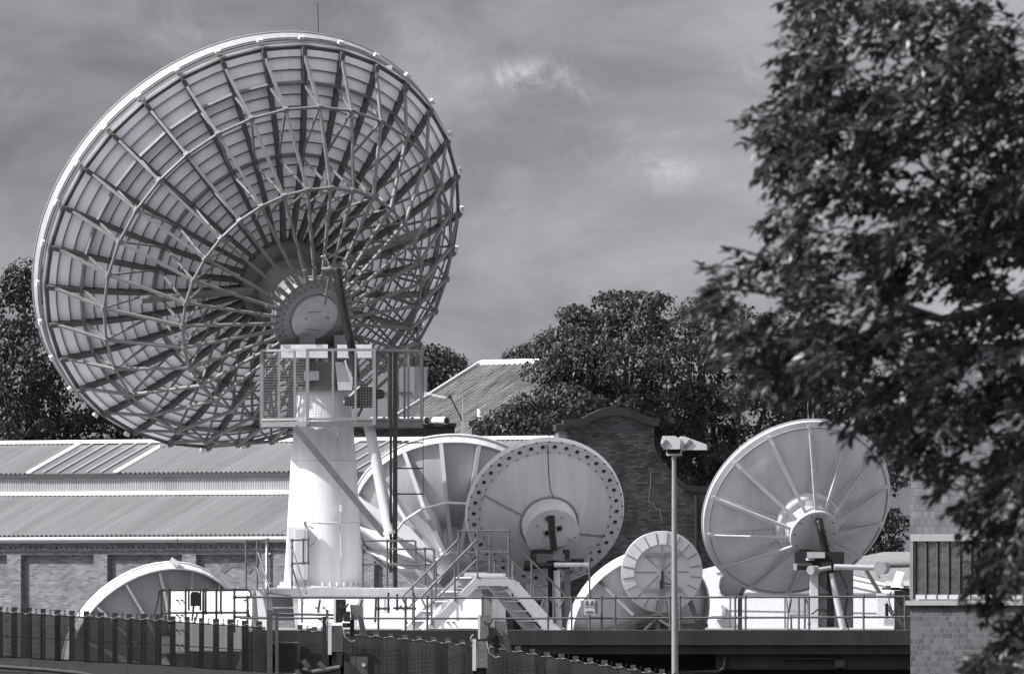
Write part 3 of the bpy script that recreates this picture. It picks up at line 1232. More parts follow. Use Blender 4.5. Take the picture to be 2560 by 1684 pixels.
def retaining_wall():
    T = thing('concrete_retaining_wall', 'long dark stained concrete wall edge carrying the yard handrail', 'retaining wall', (0, 365, 0))
    mb = MB()
    zt = 0.03
    z1, z2, z3 = W(0, 1609, 365).z, W(0, 1634, 365).z, W(0, 1672, 365).z
    xa = W(640, 0, 365).x - .02
    mb.box2((xa, 364.9, zt), (60, 366.5, z1))
    mb.box2((xa, 365.0, z1), (60, 366.5, z2))
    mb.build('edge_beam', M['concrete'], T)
    mb = MB()
    for z in (zt - .01, z1 - .005):
        mb.tube([(xa, 364.92, z), (60, 364.92, z)], .018, 6)
    mb.build_split('lit_edge_line', M['member'], T)  # pale tubes added as the sunlit line along the concrete edges
    mb = MB()
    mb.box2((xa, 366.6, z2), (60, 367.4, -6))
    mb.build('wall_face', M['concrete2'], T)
    x0, x1 = W(1790, 0, 365).x, W(2300, 0, 365).x
    mb = MB()
    mb.box2((x0, 365.2, z2 - .002), (x1, 366.5, z3))
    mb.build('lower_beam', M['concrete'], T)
    mb = MB()
    mb.tube([W(1962, 1645, 365.1), W(2080, 1645, 365.1)], .03, 6)
    mb.box(W(2100, 1658, 365.1), (.3, .2, .22))
    mb.tube([W(1700, 1680, 365.4), W(1795, 1678, 365.2), W(1812, 1668, 365.1), W(1813, 1640, 365.1)], .07, 8)
    mb.build('pipe', M['dark'], T)


retaining_wall()


# =================================================================== plinth and yard clutter
TH = R(35)
ux = Vector((math.cos(TH), -math.sin(TH), 0))


def plinth(name, label, x0, x1, y0, y1, Y, depth=1.5, extra=None):
    T = thing(name, label, 'plinth', W((x0 + x1) / 2, y1, Y))
    a = W(x0, y1, Y)
    ln = (x1 - x0) * Y / F
    # the face looks left of the viewer by 25 degrees
    th = R(22)
    a1 = Vector((math.cos(th), -math.sin(th), 0))
    a2 = Vector((math.sin(th), math.cos(th), 0))
    k = ln / math.cos(th)
    h = W(0, y0, Y).z - W(0, y1, Y).z
    mb = MB()
    p = [a, a + a1 * k, a + a1 * k + a2 * depth, a + a2 * depth]
    mb.slab(p, (0, 0, h))
    body = mb.build('block', M['white'], T)
    fix_normals(body)
    mb = MB()
    for (fx, fy) in extra or []:
        c = a + a1 * (k * fx) + Vector((0, 0, h * fy))
        mb.tube([c + a2 * .01, c - a2 * 0.09], 0.028, 6)
    if extra:
        mb.build('anchor_bolt', M['dark'], T)
    return T


plinth('concrete_plinth', 'long white concrete block under the tall mast, left of the steel stairs', 745, 1216, 1496, 1569, 373.3, 1.6,
       [(.1, .7), (.14, .7), (.12, .3), (.55, .75), (.58, .2), (.62, .2), (.8, .2), (.83, .2)])
plinth('white_foundation_block', 'white bolted foundation block behind the tube railing at left', 428, 632, 1477, 1626, 376.5, 1.4,
       [(.08, .85), (.14, .85), (.08, .6), (.14, .6), (.08, .35), (.14, .35), (.08, .1), (.14, .1), (.92, .85), (.95, .6), (.95, .35)])


def small_things():
    # sloped white gussets and grey block between foundation and plinth
    T = thing('steel_gusset_frame', 'white sloping steel gussets between the two white foundation blocks', 'steel frame', W(690, 1578, 374))
    for (xa, xb) in ((640, 662), (730, 756)):
        mb = MB()
        mb.slab([W(xa, 1474, 374), W(xa + 14, 1474, 374), W(xb + 10, 1575, 374), W(xa + 8, 1575, 374)], (.25, .6, 0))
        fix_normals(mb.build('gusset', M['white'], T))
    mb = MB()
    mb.box2(W(672, 1516, 374.6), W(742, 1478, 375.2))
    mb.box2(W(672, 1550, 374.6), W(742, 1520, 375.2))
    mb.build('web_plate', M['midgrey'], T)
    # grating beside the stairs
    T = thing('floor_grating', 'dark sloping bar grating lying at the foot of the stairs', 'grating', W(1120, 1580, 368.5))
    mb = MB()
    mb.box2(W(1070, 1586, 368.6), W(1172, 1571, 368.7))
    mb.build('backing', M['black'], T)
    mb = MB()
    for i in range(8):
        mb.bar(W(1080 + 10 * i, 1585, 368.4), W(1096 + 10 * i, 1571, 368.4), .02)
    mb.build('bars', M['member'], T)


small_things()


# =================================================================== railings
def railing(name, label, segs, posts, r=0.032, mt='rail', cat='railing', group=None, clamps=True):
    """segs: polylines of (px,py,Y); posts: vertical tubes (px, py0, py1, Y)"""
    p0 = posts[0]
    T = thing(name, label, cat, W(p0[0], p0[2], p0[3]), group=group)
    for s in segs:
        mb = MB()
        mb.tube([W(*q) for q in s], r, 8)
        mb.build('rail', M[mt], T)
    for (px, a, b, Y) in posts:
        mb = MB()
        mb.tube([W(px, a, Y), W(px, b, Y)], r, 8)
        if clamps:
            for s in segs:
                for i in range(len(s) - 1):
                    (xa, ya, Ya), (xb, yb, Yb) = s[i], s[i + 1]
                    if min(xa, xb) - 1 <= px <= max(xa, xb) + 1 and abs(xa - xb) > 3:
                        f = (px - xa) / (xb - xa)
                        y = ya + (yb - ya) * f
                        if a - 3 <= y <= b + 3:
                            mb.tube([W(px, y - 4, Y), W(px, y + 4, Y)], r * 1.45, 8)
        mb.build('post', M[mt], T)
    return T


GR = 'tube railings round the yard'
YR = 366.2
posts = [(x, 1491, 1577, YR) for x in (1035, 1068, 1206, 1370, 1429, 1504, 1538, 1675, 1700, 1838, 1864, 2159, 2262)]
posts += [(1474, 1390, 1577, YR)]
railing('edge_railing', 'long two-rail tube railing along the top of the dark concrete wall', [[(630, 1491.5, YR), (1280, 1494, YR), (2292, 1490, YR)], [(600, 1544, YR), (1280, 1545, YR), (2292, 1541, YR)]], posts, group=GR)
Y1 = 369.0
railing('scaffold_railing', 'dark tube railing with bent corners in front of the white foundation block',
        [[(398, 1474, Y1), (620, 1473, Y1), (627, 1480, Y1), (627, 1490, Y1)], [(398, 1474, Y1), (394, 1500, Y1), (382, 1542, Y1)],
         [(395, 1540, Y1), (400, 1531, Y1), (620, 1530, Y1), (626, 1542, Y1), (700, 1545, Y1)],
         [(586, 1492, Y1), (640, 1492, Y1)], [(586, 1541, Y1), (626, 1542, Y1)]],
        [(403, 1476, 1570, Y1), (422, 1474, 1560, Y1), (464, 1474, 1560, Y1), (508, 1474, 1570, Y1), (514, 1474, 1530, Y1), (541, 1474, 1570, Y1), (552, 1474, 1530, Y1), (586, 1474, 1580, Y1), (619, 1492, 1580, Y1)], mt='rail_dark', r=.034, group=GR)
Y2 = 370.5
railing('access_railing', 'tall tube railing with sloping stays left of the mast by the white downpipe',
        [[(612, 1352, Y2), (645, 1352, Y2), (670, 1348, Y2 + 1)], [(614, 1409, Y2), (645, 1410, Y2)], [(645, 1380, Y2), (677, 1478, Y2 - 1)], [(642, 1418, Y2), (663, 1487, Y2 - 1)], [(665, 1480, Y2 - 1), (728, 1488, Y2 - 1)]],
        [(615, 1352, 1475, Y2), (643, 1350, 1475, Y2), (669, 1346, 1578, Y2 + .6)], r=.03, group=GR)
railing('cabinet_railing', 'small tube railing standing before the white cabinet on the mast',
        [[(725, 1350, 372), (770, 1348, 372)], [(728, 1408, 372), (770, 1406, 372)], [(731, 1372, 371.5), (766, 1482, 370)], [(731, 1418, 371.5), (757, 1508, 370)]],
        [(730, 1350, 1470, 372), (758, 1348, 1408, 372), (770, 1348, 1408, 372), (755, 1490, 1555, 371)], r=.028, group=GR)
railing('platform_railing', 'grey tube railing right of the mast below the ribbed dish',
        [[(905, 1351, 372), (1037, 1351, 372), (1039, 1370, 372)], [(905, 1410, 372), (1040, 1408, 372)], [(970, 1372, 371), (1083, 1371, 371), (1085, 1380, 371)], [(970, 1412, 371), (1080, 1410, 371)]],
        [(907, 1351, 1468, 372), (1039, 1351, 1408, 372), (968, 1351, 1468, 371), (1062, 1372, 1462, 371), (1085, 1372, 1450, 371), (983, 1430, 1468, 371)], r=.03, group=GR)
railing('lower_railing', 'dark low tube loops between the plinth and the front railing',
        [[(945, 1520, 368), (973, 1520, 368)], [(983, 1519, 368), (1040, 1520, 368)], [(800, 1498, 370), (795, 1530, 370)], [(905, 1498, 370), (898, 1530, 370)], [(940, 1495, 368), (938, 1555, 368)]],
        [(971, 1480, 1532, 368), (993, 1484, 1525, 368), (1034, 1480, 1522, 368), (946, 1496, 1580, 367.5), (1014, 1496, 1575, 367.5)], r=.035, mt='rail_dark', group=GR)
railing('dish_guard_railing', 'short tube guard frame left of the right-hand dish column',
        [[(1968, 1572, 367.5), (2022, 1575, 367.5)], [(1966, 1494, 368), (1970, 1535, 367.8), (1968, 1575, 367.6)], [(1978, 1495, 368), (1972, 1530, 368)], [(2014, 1495, 368), (2020, 1510, 368), (2024, 1574, 367.6)]],
        [(1997, 1491, 1577, 367.6), (2023, 1491, 1577, 367.6), (2012, 1492, 1570, 368), (1978, 1536, 1572, 368)], r=.032, group=GR)


# =================================================================== steel staircase over the pipes
def staircase():
    Y = 369.0
    T = thing('steel_staircase', 'white steel crossover stairs with tube handrails, in front of the pierced round dish', 'staircase', W(1220, 1578, Y))
    # the far side stands farther away and appears shifted to the left
    dv = Vector((-0.62, 1.05, 0))
    near = lambda px, py: W(px, py, Y)
    wS = 26
    # stringers: outline of the near side
    outer = [(1044, 1588), (1190, 1443), (1285, 1443), (1417, 1588)]
    inner = [(1376, 1588), (1270, 1463), (1196, 1463), (1078, 1588)]
    for k, off in (('near', Vector((0, 0, 0))), ('far', dv)):
        for seg in ((0, 1, 2, 3), (1, 2, 1, 2), (2, 3, 0, 1)):
            a, b = outer[seg[0]], outer[seg[1]]
            c, d = inner[seg[2]], inner[seg[3]]
            mb = MB()
            pts = [near(*a) + off, near(*b) + off]
            if seg == (0, 1, 2, 3):
                pts += [near(1196, 1463) + off, near(1078, 1588) + off]
            elif seg == (1, 2, 1, 2):
                pts += [near(1270, 1463) + off, near(1196, 1463) + off]
            else:
                pts += [near(1376, 1588) + off, near(1270, 1463) + off]
            mb.slab(pts, dv * 0.10)
            fix_normals(mb.build('stringer', M['lightsteel'], T))
    # landing plate
    mb = MB()
    q = [near(1187, 1441), near(1287, 1441)]
    mb.slab([q[0], q[1], q[1] + dv * 1.1, q[0] + dv * 1.1], (0, 0, -.04))
    fix_normals(mb.build('landing', M['white2'], T))
    # treads
    n = 5
    for i in range(1, n + 1):
        f = i / (n + 0.6)
        for s in (0, 1):
            if s == 0:
                px, py = 1188 - 136 * f, 1452 + 136 * f
                a, b = near(px - 13, py), near(px + 20, py)
            else:
                px, py = 1285 + 122 * f, 1452 + 136 * f
                a, b = near(px - 20, py), near(px + 13, py)
            mb = MB()
            mb.slab([a + dv * .1, b + dv * .1, b + dv, a + dv], (0, 0, -.035))
            fix_normals(mb.build('tread', M['white2'], T))
    # handrails
    def hr(pts, off=Vector((0, 0, 0)), r=.030):
        mb = MB()
        mb.tube([near(*p) + off for p in pts], r, 8)
        return mb
    for off in (Vector((0, 0, 0)), dv * .95):
        m1 = hr([(1052, 1492), (1192, 1348)], off)
        m1.tube([near(1068, 1518) + off, near(1192, 1398) + off], .028, 8)
        m1.tube([near(1052, 1492) + off, near(1066, 1520) + off], .028, 8)
        m2 = hr([(1274, 1346), (1414, 1488)], off)
        m2.tube([near(1276, 1398) + off, near(1395, 1516) + off], .028, 8)
        m2.tube([near(1414, 1488) + off, near(1398, 1520) + off], .028, 8)
        m3 = hr([(1196, 1326), (1272, 1327)], off)
        m3.tube([near(1196, 1379) + off, near(1272, 1380) + off], .028, 8)
        m1.build('handrail', M['rail'], T)
        m2.build('handrail', M['rail'], T)
        m3.build('landing_rail', M['rail'], T)
        for (px, a, b) in ((1194, 1325, 1442), (1272, 1325, 1442), (1137, 1402, 1500), (1079, 1462, 1560), (1329, 1400, 1492), (1384, 1456, 1556), (1284, 1400, 1446)):
            mb = MB()
            mb.tube([near(px, a) + off, near(px, b) + off], .030, 8)
            mb.build('handrail_post', M['rail'], T)
    # pipe lagging boards on the landing
    mb = MB()
    mb.box2(W(1200, 1440, Y + .6), W(1264, 1432, Y + .9))
    mb.box2(W(1160, 1440, Y + .9), W(1218, 1430, Y + 1.2))
    mb.build('kick_board', M['lightsteel'], T)
    mb = MB()
    mb.box2(W(1204, 1576, Y + 1.6), W(1230, 1470, Y + 1.9))
    mb.box2(W(1196, 1472, Y + 1.4), W(1282, 1465, Y + 1.7))
    mb.build('support_leg', M['midgrey'], T)


staircase()


# =================================================================== fence along the railway
fpts = [(-90, 1519), (0, 1525), (200, 1536), (400, 1546), (650, 1562), (880, 1582), (1150, 1606), (1250, 1618), (1400, 1643), (1560, 1667), (1680, 1686), (1800, 1704)]


def ftop(px):
    for (a, b) in zip(fpts, fpts[1:]):
        if a[0] <= px <= b[0]:
            return a[1] + (b[1] - a[1]) * (px - a[0]) / (b[0] - a[0])
    return fpts[-1][1]


YF = 352.0
GF = 'sections of the netted fence beside the railway'


def fence(name, label, x0, x1, net, hgt, step=36, pm='fencepost'):
    T = thing(name, label, 'fence', W((x0 + x1) / 2, ftop((x0 + x1) / 2) + hgt, YF), group=GF)
    n = max(2, int((x1 - x0) / 30))
    xs = [x0 + (x1 - x0) * i / n for i in range(n + 1)]
    mb = MB()
    for i in range(n):
        a, b = xs[i], xs[i + 1]
        wob = lambda x: 0.02 * math.sin(x * .31) + 0.015 * math.sin(x * .13)
        p = [W(a, ftop(a) + hgt, YF - .06 + wob(a)), W(b, ftop(b) + hgt, YF - .06 + wob(b)), W(b, ftop(b) + 6 + rnd.uniform(-1, 1), YF - .06 + wob(b)), W(a, ftop(a) + 6, YF - .06 + wob(a))]
        mb.poly(p)
    mb.build('netting', M[net], T)
    # wires woven through the netting
    mb = MB()
    for k in range(1, 10):
        dy = 6 + (hgt - 8) * k / 10
        for i in range(n):
            a, b = xs[i], xs[i + 1]
            mb.bar(W(a, ftop(a) + dy, YF - .13), W(b, ftop(b) + dy, YF - .13), .004, .004)
    x = x0
    while x < x1:
        mb.bar(W(x, ftop(x) + 6, YF - .13), W(x, ftop(x) + hgt, YF - .13), .004, .004)
        x += 11
    mb.build('mesh_wires', M['rail_dark'], T)
    mb = MB()
    for dy in (5, hgt * .55, hgt - 2):
        mb.tube([W(x, ftop(x) + dy, YF + .02) for x in xs], .022 if dy == 5 else .016, 6)
    mb.build('fence_rail', M['fencepost'], T)
    x = x0 + 8
    while x < x1 - 4:
        mb = MB()
        w = rnd.uniform(.15, .19)
        c0, c1 = W(x, ftop(x) + hgt + 4, YF + .06), W(x, ftop(x) - 10 + rnd.uniform(-2, 2), YF + .06)
        mb.bar(c0, c1, w, .06, up=(0, 1, 0))
        mb.build('fence_post', M[pm], T)
        x += step
    # coiled wire and insulators on the top edge
    mb = MB()
    pts = []
    x = x0
    while x < x1:
        pts.append(W(x, ftop(x) + 2.5 + (2.4 * rnd.random() if int(x / 18) % 2 else -3.2 * abs(math.sin(x * .175))) + rnd.uniform(-.6, .6), YF - .02 + .06 * math.sin(x * .35)))
        x += 4
    mb.tube(pts, .009, 5)
    mb.build('top_wire', M['wirew'], T)
    mb = MB()
    x = x0 + 26
    while x < x1 - 4:
        p = W(x, ftop(x) + 4, YF + .02)
        mb.tube([p, p + Vector((0, 0, .13))], .014, 5)
        mb.box(p + Vector((.01, 0, .14)), (.06, .03, .03))
        x += step
    mb.build('insulators', M['dark'], T)
    return T


fence('netted_fence', 'dark see-through netted fence at far left with the low dish behind', -80, 664, 'net', 116)
fence('netted_fence', 'middle stretch of dark netted fence between the two railway signals', 860, 1185, 'net2', 118, pm='member2')
fence('netted_fence', 'right stretch of netted fence sloping down under the concrete wall', 1215, 1790, 'net2', 118, pm='member2')
fence('netted_fence', 'short dark stretch of netted fence between gate posts and the left signal', 742, 822, 'net2', 118, pm='member2')


def gate():
    T = thing('mesh_gate', 'dark wire gate between two tall square posts in the fence', 'gate', W(690, 1690, 351.6))
    mb = MB()
    mb.bar(W(674, 1700, 351.6), W(674, 1524, 351.6), .17, .12, up=(0, 1, 0))
    mb.build('gate_post', M['member2'], T)
    mb = MB()
    mb.bar(W(692, 1700, 351.5), W(692, 1530, 351.5), .10, .10, up=(0, 1, 0))
    mb.build('gate_post', M['member2'], T)
    mb = MB()
    mb.bar(W(818, 1600, 351.6), W(818, 1523, 351.6), .08, .08, up=(0, 1, 0))
    mb.tube([W(680, 1533, 351.6), W(840, 1536, 351.6)], .035, 8)
    mb.tube([W(680, 1605, 351.6), W(744, 1606, 351.6)], .03, 8)
    mb.tube([W(680, 1682, 351.6), W(744, 1683, 351.6)], .03, 8)
    mb.build_split('gate_frame', M['rail'], T)
    mb = MB()
    for i in range(12):
        x = 696 + 4.2 * i
        mb.bar(W(x, 1606, 351.6), W(x, 1683, 351.6), .01, .01, up=(0, 1, 0))
    for i in range(18):
        y = 1606 + 4.2 * i
        mb.bar(W(694, y, 351.6), W(743, y, 351.6), .01, .01)
    mb.build('wire_mesh', M['rail_dark'], T)
    mb = MB()
    mb.box2(W(694, 1684, 351.75), W(744, 1604, 351.78))
    mb.build('backing_sheet', M['net2'], T)


gate()


def signal(px, dy, label, light):
    Y = 350.5
    T = thing('railway_signal', label, 'railway signal', W(px + 12, 1690 + dy, Y), group='railway signals seen from behind')
    w = lambda x, y, dY=0: W(px + x, y + dy, Y + dY)
    body = M['cover'] if light else M['midgrey']
    mb = MB()
    mb.box2(w(0, 1635), w(9, 1556, .12))
    mb.build('edge_plate', M['white2'], T)
    mb = MB()
    mb.box2(w(9.3, 1628, -.05), w(38, 1562, .45))
    mb.build('lower_case', body if light else M['member2'], T)
    mb = MB()
    mb.box2(w(14, 1556, 0), w(19, 1495, .1))
    mb.build('upper_edge_plate', M['white2'], T)
    mb = MB()
    pts = [w(19.3, 1497, 0), w(44, 1497, 0), w(46, 1535, 0), w(34, 1555, 0), w(19.3, 1556, 0)]
    mb.slab(pts, (0, .4, 0))
    fix_normals(mb.build('upper_case', body if light else M['dark'], T))
    mb = MB()
    pts = [w(55, 1510, .05), w(86, 1512, .05), w(88, 1548, .05), w(58, 1548, .05)]
    mb.slab(pts, (0, .3, 0))
    pts = [w(75, 1548, .06), w(88, 1548, .06), w(98, 1588, .06), w(84, 1590, .06)]
    mb.slab(pts, (0, .2, 0))
    fix_normals(mb.build('canvas_hood', M['cover'], T))
    mb = MB()
    mb.box2(w(55, 1592, .1), w(66, 1548, .3))
    mb.box2(w(36, 1568, .0), w(62, 1556, .3))
    mb.tube([w(30, 1512, -.05), w(36, 1520, -.1), w(46, 1516, -.1), w(50, 1508, -.05)], .03, 6)
    mb.tube([w(46, 1530, -.05), w(40, 1550, -.08)], .06, 8)
    mb.box(w(48, 1540, -.05), (.18, .2, .3))
    mb.build('mounting_arm', M['dark'], T)
    mb = MB()
    mb.box2(w(10, 1720, .1), w(30, 1628, .3))
    mb.box2(w(-14, 1680, .2), w(-4, 1540, .35))
    mb.build('signal_post', M['dark'], T)
    mb = MB()
    mb.tube([w(2, 1545, -.05), w(-4, 1552, -.1), w(-3, 1562, -.1), w(3, 1566, -.05)], .014, 5)
    mb.tube([w(36, 1562, -.1), w(42, 1590, -.12), w(56, 1602, -.1), w(68, 1600, -.1)], .014, 5)
    mb.build('cable', M['lightsteel'], T)


signal(820, 0, 'dark railway signal with hanging canvas hood, left of the stairs', False)
signal(1181, 40, 'pale railway signal wrapped in canvas, at the foot of the stairs', True)


def trackside():
    T = thing('relay_cabinet', 'small grey twin trackside cabinet with a pale round badge at the bottom edge', 'cabinet', W(895, 1700, 349))
    mb = MB()
    mb.box2(W(876, 1700, 349), W(889, 1638, 349.4))
    mb.build('case', M['member2'], T)
    mb = MB()
    mb.box2(W(890, 1700, 349), W(919, 1640, 349.4))
    mb.build('case', M['member2'], T)
    mb = MB()
    mb.tube([W(909, 1661, 349), W(909, 1661, 348.97)], .055, 14)
    mb.build('badge', M['lightsteel'], T)
    mb = MB()
    for i in range(6):
        mb.box(W(894 + 5 * i, 1626 + (i % 2) * 4, 349.1), (.045, .05, .1))
    mb.bar(W(890, 1632, 349.1), W(920, 1634, 349.1), .03)
    mb.build('terminal_rack', M['dark'], T)
    T = thing('point_machine', 'jumble of black trackside levers and pipes under the left signal', 'track machinery', W(800, 1700, 348.5))
    mb = MB()
    for (a, b, r) in (((758, 1648), (772, 1668), .09), ((742, 1672), (752, 1690), .08), ((795, 1655), (812, 1672), .09), ((756, 1672), (790, 1678), .06), ((780, 1680), (850, 1668), .09)):
        mb.tube([W(a[0], a[1], 348.5), W(b[0], b[1], 348.5)], r, 10)
    mb.build('lever', M['member2'], T)
    mb = MB()
    mb.box2(W(812, 1700, 348.7), W(852, 1672, 349.2))
    mb.box2(W(806, 1655, 348.8), W(822, 1635, 349.0))
    mb.box2(W(840, 1665, 348.8), W(856, 1630, 349.1))
    mb.box2(W(745, 1700, 348.8), W(800, 1684, 349.1))
    mb.build('machine_case', M['dark'], T)


trackside()


def bank():
    # dark earth bank that carries the fence down to the railway
    mb = MB()
    xs = list(range(-400, 2400, 40))
    vs = []
    for x in xs:
        y = ftop(min(max(x, -90), 1800)) + 114
        a = W(x, y, YF + .6)
        vs += [a, Vector((a.x, YF - .6, a.z - .05 + rnd.uniform(-.03, .03))), Vector((a.x, YF - 6, a.z - 1.0 + rnd.uniform(-.1, .1))), Vector((a.x, YF - 14, -6.05)), Vector((a.x, YF + .7, -6.05))]
    fs = []
    for i in range(len(xs) - 1):
        for k in range(3):
            fs.append((i * 5 + k, i * 5 + k + 1, (i + 1) * 5 + k + 1, (i + 1) * 5 + k))
        fs.append((i * 5, (i + 1) * 5, (i + 1) * 5 + 4, i * 5 + 4))
    mb.add(vs, fs)
    tag(mb.build('embankment', M['soil']), kind='structure')
    T = thing('trackside_cable', 'twisted black cable sagging along the bottom left below the fence', 'cable', W(60, 1672, 349))
    mb = MB()
    mb.tube([W(-40, 1662, 349), W(30, 1668, 349), (W(110, 1673, 349)), W(200, 1682, 349), W(260, 1694, 349)], .06, 8)
    mb.build('cable_core', M['member2'], T)


bank()


def black_box():
    T = thing('black_relay_box', 'black rounded box hung on the dark tube railing at left', 'control box', W(488, 1515, 368.6))
    mb = MB()
    mb.box2(W(476, 1514, 368.5), W(499, 1484, 368.9))
    pts = [W(476, 1484.05, 368.5), W(499, 1484.05, 368.5), W(495, 1478, 368.5), W(480, 1478, 368.5)]
    mb.slab(pts, (0, .4, 0))
    fix_normals(mb.build('case', M['black'], T))
    for x in (472, 501):
        mb = MB()
        mb.bar(W(x, 1525, 368.6), W(x, 1470, 368.6), .06, .04, up=(0, 1, 0))
        mb.build('slotted_bracket', M['rail_dark'], T)
    mb = MB()
    mb.tube([W(484, 1514, 368.7), W(480, 1550, 368.7)], .035, 6)
    mb.tube([W(494, 1530, 368.7), W(488, 1552, 368.7)], .03, 6)
    mb.build('conduit', M['rail_dark'], T)


black_box()


def warning_sign():
    Y = 366.05
    T = thing('warning_sign', 'pale warning plate with two triangles tied to the front railing', 'sign', W(1474, 1534, Y))
    mb = MB()
    mb.box2(W(1451, 1533, Y), W(1496, 1499, Y + .02))
    mb.build('backing_board', M['midgrey'], T)
    mb = MB()
    mb.box2(W(1461, 1535, Y - .025), W(1487, 1497, Y - .003))
    pl = mb.build('plate', M['white2'], T)
    for cx in (1467.5, 1480.5):
        mb = MB()
        q = [W(cx - 4.6, 1509, Y - .03), W(cx + 4.6, 1509, Y - .03), W(cx, 1500, Y - .03)]
        for i in range(3):
            mb.bar(q[i], q[(i + 1) % 3], .012, .008, up=(0, 1, 0))
        mb.bar(W(cx, 1507, Y - .03), W(cx, 1503.5, Y - .03), .012, .008, up=(0, 1, 0))
        for y in (1511.5, 1517):
            mb.bar(W(cx - 4.4, y, Y - .03), W(cx + 4.4, y, Y - .03), .008, .006)
        for x in (cx - 4.4, cx + 4.4):
            mb.bar(W(x, 1511.5, Y - .03), W(x, 1517, Y - .03), .008, .006, up=(0, 1, 0))
        mb.build('warning_triangle', M['dark'], pl)
    mb = MB()
    for (y, a, b) in ((1526, 1466, 1482), (1529, 1463, 1485), (1531.5, 1465, 1484)):
        x = a
        while x < b:
            w = rnd.uniform(1.2, 2.8)
            mb.bar(W(x, y, Y - .029), W(min(b, x + w), y, Y - .029), .006, .014)
            x += w + .8
    mb.build('text_lines', M['member2'], pl)


warning_sign()


def dark_gap_box():  # invented box that darkens the gap under the right flight
    T = thing('dark_gap_box', 'added dark box filling the dark gap under the right flight of the stairs', 'cabinet', W(1300, 1576, 377))
    mb = MB()
    mb.box2(W(1236, 1577, 376.5), W(1352, 1503, 377.3))
    mb.build('case', M['dark'], T)
    mb = MB()
    mb.box2(W(1232, 1503, 376.4), W(1356, 1498, 377.4))
    mb.build('lid', M['member2'], T)
    for x in (1265, 1318):
        mb = MB()
        mb.box2(W(x - 18, 1574, 376.46), W(x + 18, 1508, 376.495))
        d = mb.build('door', M['member2'], T)
        mb = MB()
        mb.box2(W(x + 10, 1545, 376.42), W(x + 13, 1535, 376.455))
        mb.build('handle', M['lightsteel'], d)


dark_gap_box()


# =================================================================== lamp post
def lamp_post():
    Y = 358.0
    T = thing('twin_lamp_post', 'pale slender lamp post with two wedge floodlights, left of the riveted dish', 'lamp post', W(1687, 1760, Y))
    mb = MB()
    mb.tube([W(1688, 1810, Y), W(1686.5, 1480, Y), W(1685, 1142, Y)], [.105, .09, .062], 12)
    mb.tube([W(1685, 1148, Y), W(1685, 1138, Y)], .075, 12)
    mb.build('pole', M['midgrey'], T)
    mb = MB()
    mb.bar(W(1667, 1136, Y), W(1702, 1136, Y), .07, .06)
    mb.bar(W(1667, 1137, Y), W(1667, 1122, Y), .03)
    mb.bar(W(1703, 1138, Y), W(1703, 1108, Y), .05)
    mb.build('bracket', M['white2'], T)
    for k, o in enumerate(([(1652, 1106), (1657, 1089), (1687, 1089), (1702, 1096), (1699, 1122), (1660, 1122)], [(1700, 1120), (1700, 1090), (1710, 1090), (1766, 1110), (1768, 1124), (1705, 1124)])):
        mb = MB()
        mb.slab([W(x, y, Y - .35 + .1 * k) for (x, y) in o], (0, .7, 0))
        fix_normals(mb.build('floodlight', M['lampglass'], T))
        s = ((1668, 1100), (1655, 1117)) if k == 0 else ((1728, 1100), (1710, 1120))
        mb = MB()
        mb.bar(W(s[0][0], s[0][1], Y - .37 + .1 * k), W(s[1][0], s[1][1], Y - .37 + .1 * k), .11, .03, up=(0, 1, 0))
        mb.build('side_arm', M['member'], T)


lamp_post()
# =================================================================== the long shed
class Local:
    """plan frame turned clockwise by th, origin seen at photo column px at distance Y"""

    def __init__(s, px, Y, th):
        s.th = th
        s.O = Vector(((px - 1280) * Y / F, Y, 0))
        s.c, s.s = math.cos(th), math.sin(th)

    def w(s, lx, ly, z):
        return Vector((s.O.x + lx * s.c + ly * s.s, s.O.y - lx * s.s + ly * s.c, z))

    def lx(s, px, ly):
        k = (px - 1280) / F
        return (k * (s.O.y + ly * s.c) - s.O.x - ly * s.s) / (s.c + k * s.s)

    def z(s, py, px, ly):
        Y = s.w(s.lx(px, ly), ly, 0).y
        return ZC + (H0 - py) * Y / F


def corr(mb, L, x0, x1, p0, p1, pitch, amp):
    """corrugated sheet from (ly,z)=p0 to p1 in the shed's frame (local coordinates)"""
    n = max(1, int((x1 - x0) / pitch))
    dy, dz = p1[0] - p0[0], p1[1] - p0[1]
    ln = math.hypot(dy, dz)
    ny, nz = -dz / ln, dy / ln
    vs, fs = [], []
    K = 6
    cnt = n * K + 1
    for (py, pz) in (p0, p1):
        for i in range(cnt):
            h = amp * math.cos(2 * PI * i / K)
            vs.append(Vector((x0 + (x1 - x0) * i / (n * K), py + ny * h, pz + nz * h)))
    for i in range(cnt - 1):
        fs.append((i, i + 1, cnt + i + 1, cnt + i))
    mb.add(vs, fs, True)


